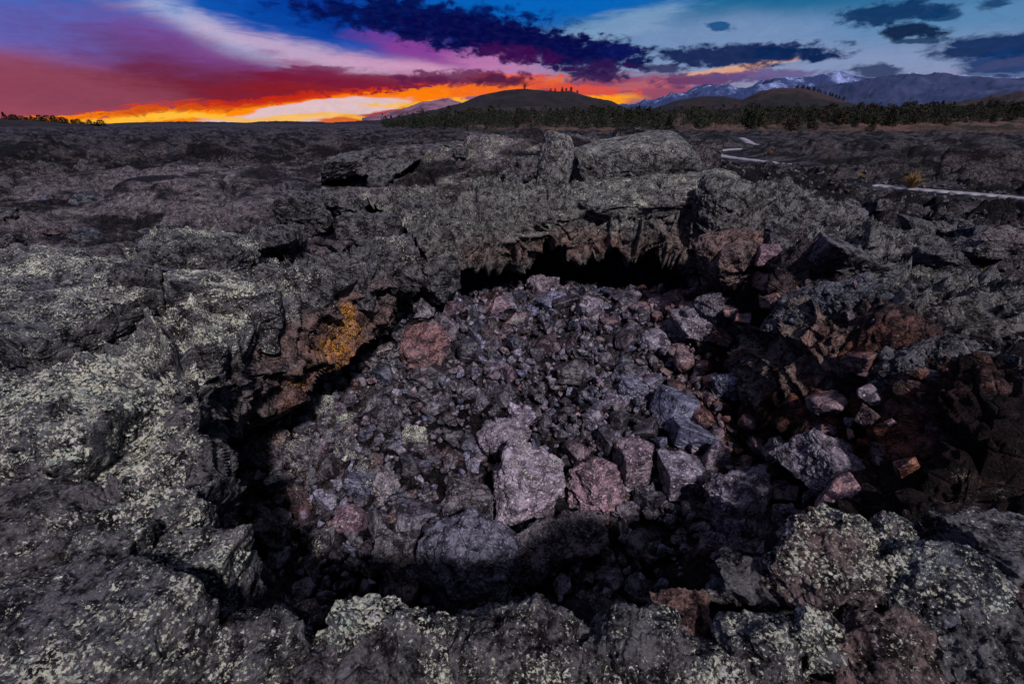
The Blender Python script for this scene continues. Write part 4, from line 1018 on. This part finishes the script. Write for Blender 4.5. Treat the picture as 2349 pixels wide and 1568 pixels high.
hill('mountains', [(1400, 252), (1440, 246), (1500, 238), (1560, 219), (1600, 207), (1625, 198), (1650, 203), (1700, 205), (1740, 196), (1780, 186), (1800, 178), (1860, 176), (1900, 168), (1920, 163), (1945, 172), (1980, 180), (2020, 181), (2060, 175), (2100, 167), (2140, 170), (2200, 176), (2349, 180), (2600, 190)], 14000, 3800, far_m, 190, 9, 3, (420, 130))
hill('mountains', [(1700, 262), (1780, 232), (1850, 205), (1900, 196), (1960, 190), (2010, 182), (2060, 180), (2110, 176), (2170, 174), (2240, 178), (2349, 182), (2600, 190)], 10500, 3000, mid_m, 110, 9, 13, (300, 110))
hill('hills', [(2020, 272), (2100, 256), (2180, 240), (2260, 228), (2349, 214), (2600, 200)], 3500, 900, brown_m, 30, 12, 23)
hill('hills', [(1430, 270), (1500, 250), (1560, 232), (1610, 225), (1660, 224), (1700, 232), (1760, 250), (1820, 270)], 2300, 500, dark_m, 8, 20, 33)
CONE = hill('cinder_cone_hill', [(1480, 280), (1560, 268), (1640, 250), (1700, 232), (1740, 215), (1770, 208), (1800, 206), (1840, 208), (1870, 213), (1930, 232), (2000, 252), (2080, 268), (2180, 282)], 1500, 420, cone_m, 6, 20, 43)
hill('hills', [(830, 272), (880, 262), (930, 248), (970, 232), (1000, 229), (1030, 227), (1060, 236), (1110, 252), (1200, 270)], 5000, 900, simple_mat('mauve_hill', lambda n, g: n.mix(n.mr(n.noise(g.outputs['Position'], .004, 5, .6), .4, .6), (.06, .025, .05, 1), (.15, .075, .115, 1))), 25, 14, 53)
MIDH = hill('hills', [(860, 276), (940, 262), (1000, 252), (1060, 238), (1100, 222), (1150, 212), (1200, 208), (1240, 211), (1280, 214), (1310, 212), (1340, 222), (1370, 229), (1400, 233), (1430, 246), (1480, 262), (1560, 276)], 1300, 380, dark_m, 5, 20, 63)
hill('hills', [(940, 282), (1000, 268), (1060, 257), (1120, 250), (1180, 246), (1230, 244), (1290, 248), (1350, 256), (1420, 268), (1500, 280)], 900, 200, brown_m, 3, 20, 73)
LEFTH = hill('hills', [(-900, 284), (-500, 272), (-250, 262), (-60, 260), (0, 264), (80, 268), (150, 273), (210, 279), (300, 284)], 420, 90, dark_m, 1.5, 30, 83)
hill('hills', [(200, 284), (300, 281), (420, 279), (560, 281), (640, 278), (760, 281), (860, 276), (960, 272), (1100, 280)], 2600, 500, dark_m, 6, 30, 93)

# ------------------------------------------------------------------ pines
bark = simple_mat('pine_bark', lambda n, g: (.05, .035, .028, 1))
leafs = [simple_mat('pine_needles_' + w, lambda n, g, c=c: n.mix(n.noise(g.outputs['Position'], 1.4, 3), tuple(v * .6 for v in c) + (1,), tuple(v * 1.4 for v in c) + (1,)))
         for w, c in (('dark', (.014, .017, .010)), ('olive', (.026, .026, .012)), ('brown', (.030, .022, .014)))]
def pine_meshes(seed, form):
    rs = np.random.RandomState(seed)
    a = np.linspace(0, 2 * pi, 7)[:-1]
    zs = np.array([0, .3, .65, .97]); rads = np.array([.03, .024, .015, .003])
    lean = rs.normal(size=2) * .03
    V = np.concatenate([np.c_[np.cos(a) * r + lean[0] * z, np.sin(a) * r + lean[1] * z, np.full(6, z)] for z, r in zip(zs, rads)])
    Fq = np.array([[i * 6 + j, i * 6 + (j + 1) % 6, (i + 1) * 6 + (j + 1) % 6, (i + 1) * 6 + j] for i in range(3) for j in range(6)])
    tr = mesh_from('trunk', V, Fq, bark)
    pts, fs = [], []
    for k in range(620):
        if form == 'cone': z = .10 + .9 * rs.rand() ** 1.25; rad = .30 * (1 - z) ** .8 + .015
        elif form == 'round': z = .22 + .76 * rs.rand(); rad = .30 * math.sqrt(max(0, 1 - ((z - .6) / .42) ** 2)) + .01
        else: z = .15 + .83 * rs.rand(); rad = .22 * math.sqrt(max(0, 1 - ((z - .55) / .48) ** 2)) + .01
        th = rs.uniform(0, 2 * pi); lump = .65 + .5 * (math.sin(th * 3 + z * 14 + seed) * .5 + .5)
        r = rad * lump * math.sqrt(rs.uniform(.15, 1))
        c = np.array([math.cos(th) * r + lean[0] * z, math.sin(th) * r + lean[1] * z, z])
        s = rs.uniform(.025, .05); u = rs.normal(size=3); u /= np.linalg.norm(u); v = np.cross(u, rs.normal(size=3)); v /= np.linalg.norm(v)
        b = len(pts); pts += [c + u * s, c - u * s * .7 + v * s * .6, c - u * s * .5 - v * s * .7, c + v * s * .8]
        fs += [(b, b + 1, b + 2), (b, b + 2, b + 3)]
    cr = mesh_from('crown', np.array(pts), np.array(fs), leafs[seed % 3], smooth=False)
    return tr, cr
pines = [pine_meshes(s, f) for s, f in ((1, 'cone'), (2, 'round'), (3, 'cone'), (4, 'slim'), (5, 'round'), (6, 'slim'))]
pine_first = {}
def pine(x, y, z, h, label, group):
    k = rs.randint(len(pines))
    if k not in pine_first:
        o = bpy.data.objects.new('pine_tree', None); COL.objects.link(o); pine_first[k] = o
        link('trunk', pines[k][0], o); link('crown', pines[k][1], o)
    else:
        src = pine_first[k]; o = src.copy(); COL.objects.link(o)
        for ch in src.children:
            c = ch.copy(); COL.objects.link(c); c.parent = o
    o.empty_display_size = .1
    o.location = (x, y, z); o.scale = (h * rs.uniform(1.1, 1.6), h * rs.uniform(1.1, 1.6), h); o.rotation_euler = (0, 0, rs.uniform(0, 6.28))
    o['label'] = label; o['category'] = 'tree'; o['group'] = group
n_p = 0
where = [(1100, 'below the rounded hill'), (1420, 'below the dark double-humped hill'), (1620, 'left of the cinder cone'), (1880, 'in front of the cinder cone'), (2150, 'right of the cinder cone'), (3000, 'at the far right of the plain')]
sizes_ = [(2.2, 'tiny'), (3.0, 'small'), (3.9, 'middling'), (4.8, 'tall'), (99, 'very tall')]
tries = 0
while n_p < 236 and tries < 9000:
    tries += 1
    X = rs.uniform(900, 2380); lim = 88 + 22 * (X < 1200)
    if X < 1050 and rs.rand() < .5: continue
    y = lim * math.exp(rs.rand() ** .8 * 1.35)
    a, b, c = ray(X, 290); x = a / b * y
    h = rs.uniform(1.6, 4.4) * (1.0 if X > 1000 else .7) * (y / 130) ** .5
    if y < 105 and rs.rand() < .6: continue
    w = next(t for l, t in where if X < l); sw = next(t for l, t in sizes_ if h < l)
    ds = 'near edge' if y < 125 else 'middle' if y < 190 else 'back'
    pine(x, y, surf(x, y) - .3, h, f'{sw} pine, {ds} of the belt {w}', 'pines in the belt across the plain'); n_p += 1
ORD = 'first second third fourth fifth sixth seventh eighth ninth tenth eleventh twelfth thirteenth fourteenth fifteenth sixteenth seventeenth eighteenth nineteenth twentieth'.split() + ['twenty-' + w for w in 'first second third fourth fifth sixth'.split()]
# scattered on the crests
def crest_pine(H, X, dist, h, label, group, front=0):
    az_, hz = H[1]; a, b, c = ray(X, 250); t = math.atan2(a, b); z = float(np.interp(t, az_, hz))
    k = front; R = dist - k
    pine(math.sin(t) * R, math.cos(t) * R, z - 5, h + 3.0, label, group)
crest_pine(MIDH, 1203, 1300, 9, 'lone pine on the very top of the rounded hill against the sunset', 'pines on the skyline')
for i, X in enumerate((1262, 1272, 1288, 1297, 1308, 1322)): crest_pine(MIDH, X, 1300, 5 + (i * 37 % 5), f'{["first", "second", "third", "fourth", "fifth", "last"][i]} pine from the left on the right hump of the hill', 'pines on the skyline')
for i in range(14):
    X = 1812 + i * 9 + rs.uniform(-3, 3); crest_pine(CONE, X, 1500, rs.uniform(5, 9), f'pine {ORD[i]} from the top in the row down the right shoulder of the cinder cone', 'row of pines on the cinder cone')
for i in range(26):
    X = 4 + i * 8.7 + rs.uniform(-3, 3); az_, hz = LEFTH[1]
    crest_pine(LEFTH, X, 420, rs.uniform(1, 3.2), f'small dark pine, {ORD[i]} from the left on the low ridge at the far left', 'pines on the left ridge')
# the rest of the belt, too many to tell apart
VV, FF, off = [], [], 0
for k in range(4200):
    X = rs.uniform(880, 2420); y = 120 * math.exp(rs.rand() * 1.5); a, b, c = ray(X, 290); x = a / b * y; h = rs.uniform(2.0, 4.2) * (y / 200) ** .4
    if perlin(np.array([[x * .022, y * .012, 3.0]]))[0] < -.06: continue
    h *= .6 + .9 * rs.rand() ** 2
    zb = surf(x, y) - .3
    V = np.empty((len(pines[k % 6][1].vertices), 3), F32).ravel(); pines[k % 6][1].vertices.foreach_get('co', V); V = V.reshape(-1, 3)[:480].reshape(-1, 4, 3); V = (V - V.mean(1, keepdims=True)) * 1.7 + V.mean(1, keepdims=True); V = V.reshape(-1, 3)
    f = np.arange(480).reshape(-1, 4)
    th = rs.uniform(0, 6.28); c_, s_ = cos(th), sin(th)
    W = np.stack([(V[:, 0] * c_ - V[:, 1] * s_) * h * 1.3 + x, (V[:, 0] * s_ + V[:, 1] * c_) * h * 1.3 + y, V[:, 2] * h + zb], 1)
    VV.append(W); FF.append(f + off); off += len(V)
link('distant_pines', mesh_from('distant_pines', np.concatenate(VV), np.concatenate(FF), leafs[0], smooth=False), kind='stuff', label='dark mass of far pines filling the belt across the plain', category='trees')

# ------------------------------------------------------------------ dry bushes
straw = simple_mat('dry_brush', lambda n, g: n.mix(n.noise(g.outputs['Position'], 9.0, 2), (.10, .05, .018, 1), (.24, .155, .05, 1)))
def bush(X, Y, w, label, z=0.0, grp='dry bushes on the lava'):
    c = Wz(X, Y, z); a, b_, _ = ray(X, Y); size = w * (c[1] / b_) / FP
    rs = np.random.RandomState(int(X)); pts, fs = [], []
    for k in range(120):
        th = rs.uniform(0, 6.28); sp = rs.rand() ** .6; L = size * rs.uniform(.5, .9)
        tip = np.array([cos(th) * sp * size * .55, sin(th) * sp * size * .55, L * (1 - .5 * sp)]); base = tip * [.12, .12, 0]
        mid = (tip + base) / 2 + [0, 0, size * .1]; sd_ = np.array([-sin(th), cos(th), 0]) * size * .012
        b = len(pts); pts += [base - sd_, base + sd_, mid + sd_, mid - sd_, tip]
        fs += [(b, b + 1, b + 2), (b, b + 2, b + 3), (b + 3, b + 2, b + 4)]
    o = link('dry_bush', mesh_from('dry_bush', np.array(pts), np.array(fs), straw, smooth=False), label=label, category='bush', group=grp)
    o.location = (c[0], c[1], surf(c[0], c[1]))
bush(2090, 432, 62, 'feathery yellow dry bush beside the nearer paved path')
bush(1641, 346, 22, 'round straw-coloured bush at the bend of the far path')
bush(1762, 362, 20, 'low tan bush right of the far path')
bush(2030, 512, 26, 'small orange bush on the dark lava below the near path')
bush(232, 436, 26, 'small rust-orange bush on the smooth left plateau')
bush(1890, 372, 18, 'tiny ochre bush at the edge of the rough lava right of the path')
bush(2260, 620, 34, 'small brownish bush on the slope at the right', .0)
bush(1975, 408, 22, 'ochre tuft just left of the nearer path', .0)
bush(985, 352, 20, 'yellow-green tuft behind the tilted crust plates', .2)
bush(1052, 352, 14, 'tiny straw tuft near the dark scarp', .3)



# ------------------------------------------------------------------ tell apart things whose labels would be the same: by their order across the view
bylab = {}
for o in list(SC.objects):
    if o.get('category') and o.parent is None: bylab.setdefault(o['label'], []).append(o)
for lab, os_ in bylab.items():
    if 1 < len(os_) <= 26:
        os_.sort(key=lambda o: math.atan2(o.location.x, o.location.y))
        for i, o in enumerate(os_):
            new = f'{lab}, {ORD[i]} from the left'
            if len(new.split()) > 16: new = f'{lab}, {ORD[i]} from left'
            if len(new.split()) <= 16: o['label'] = new
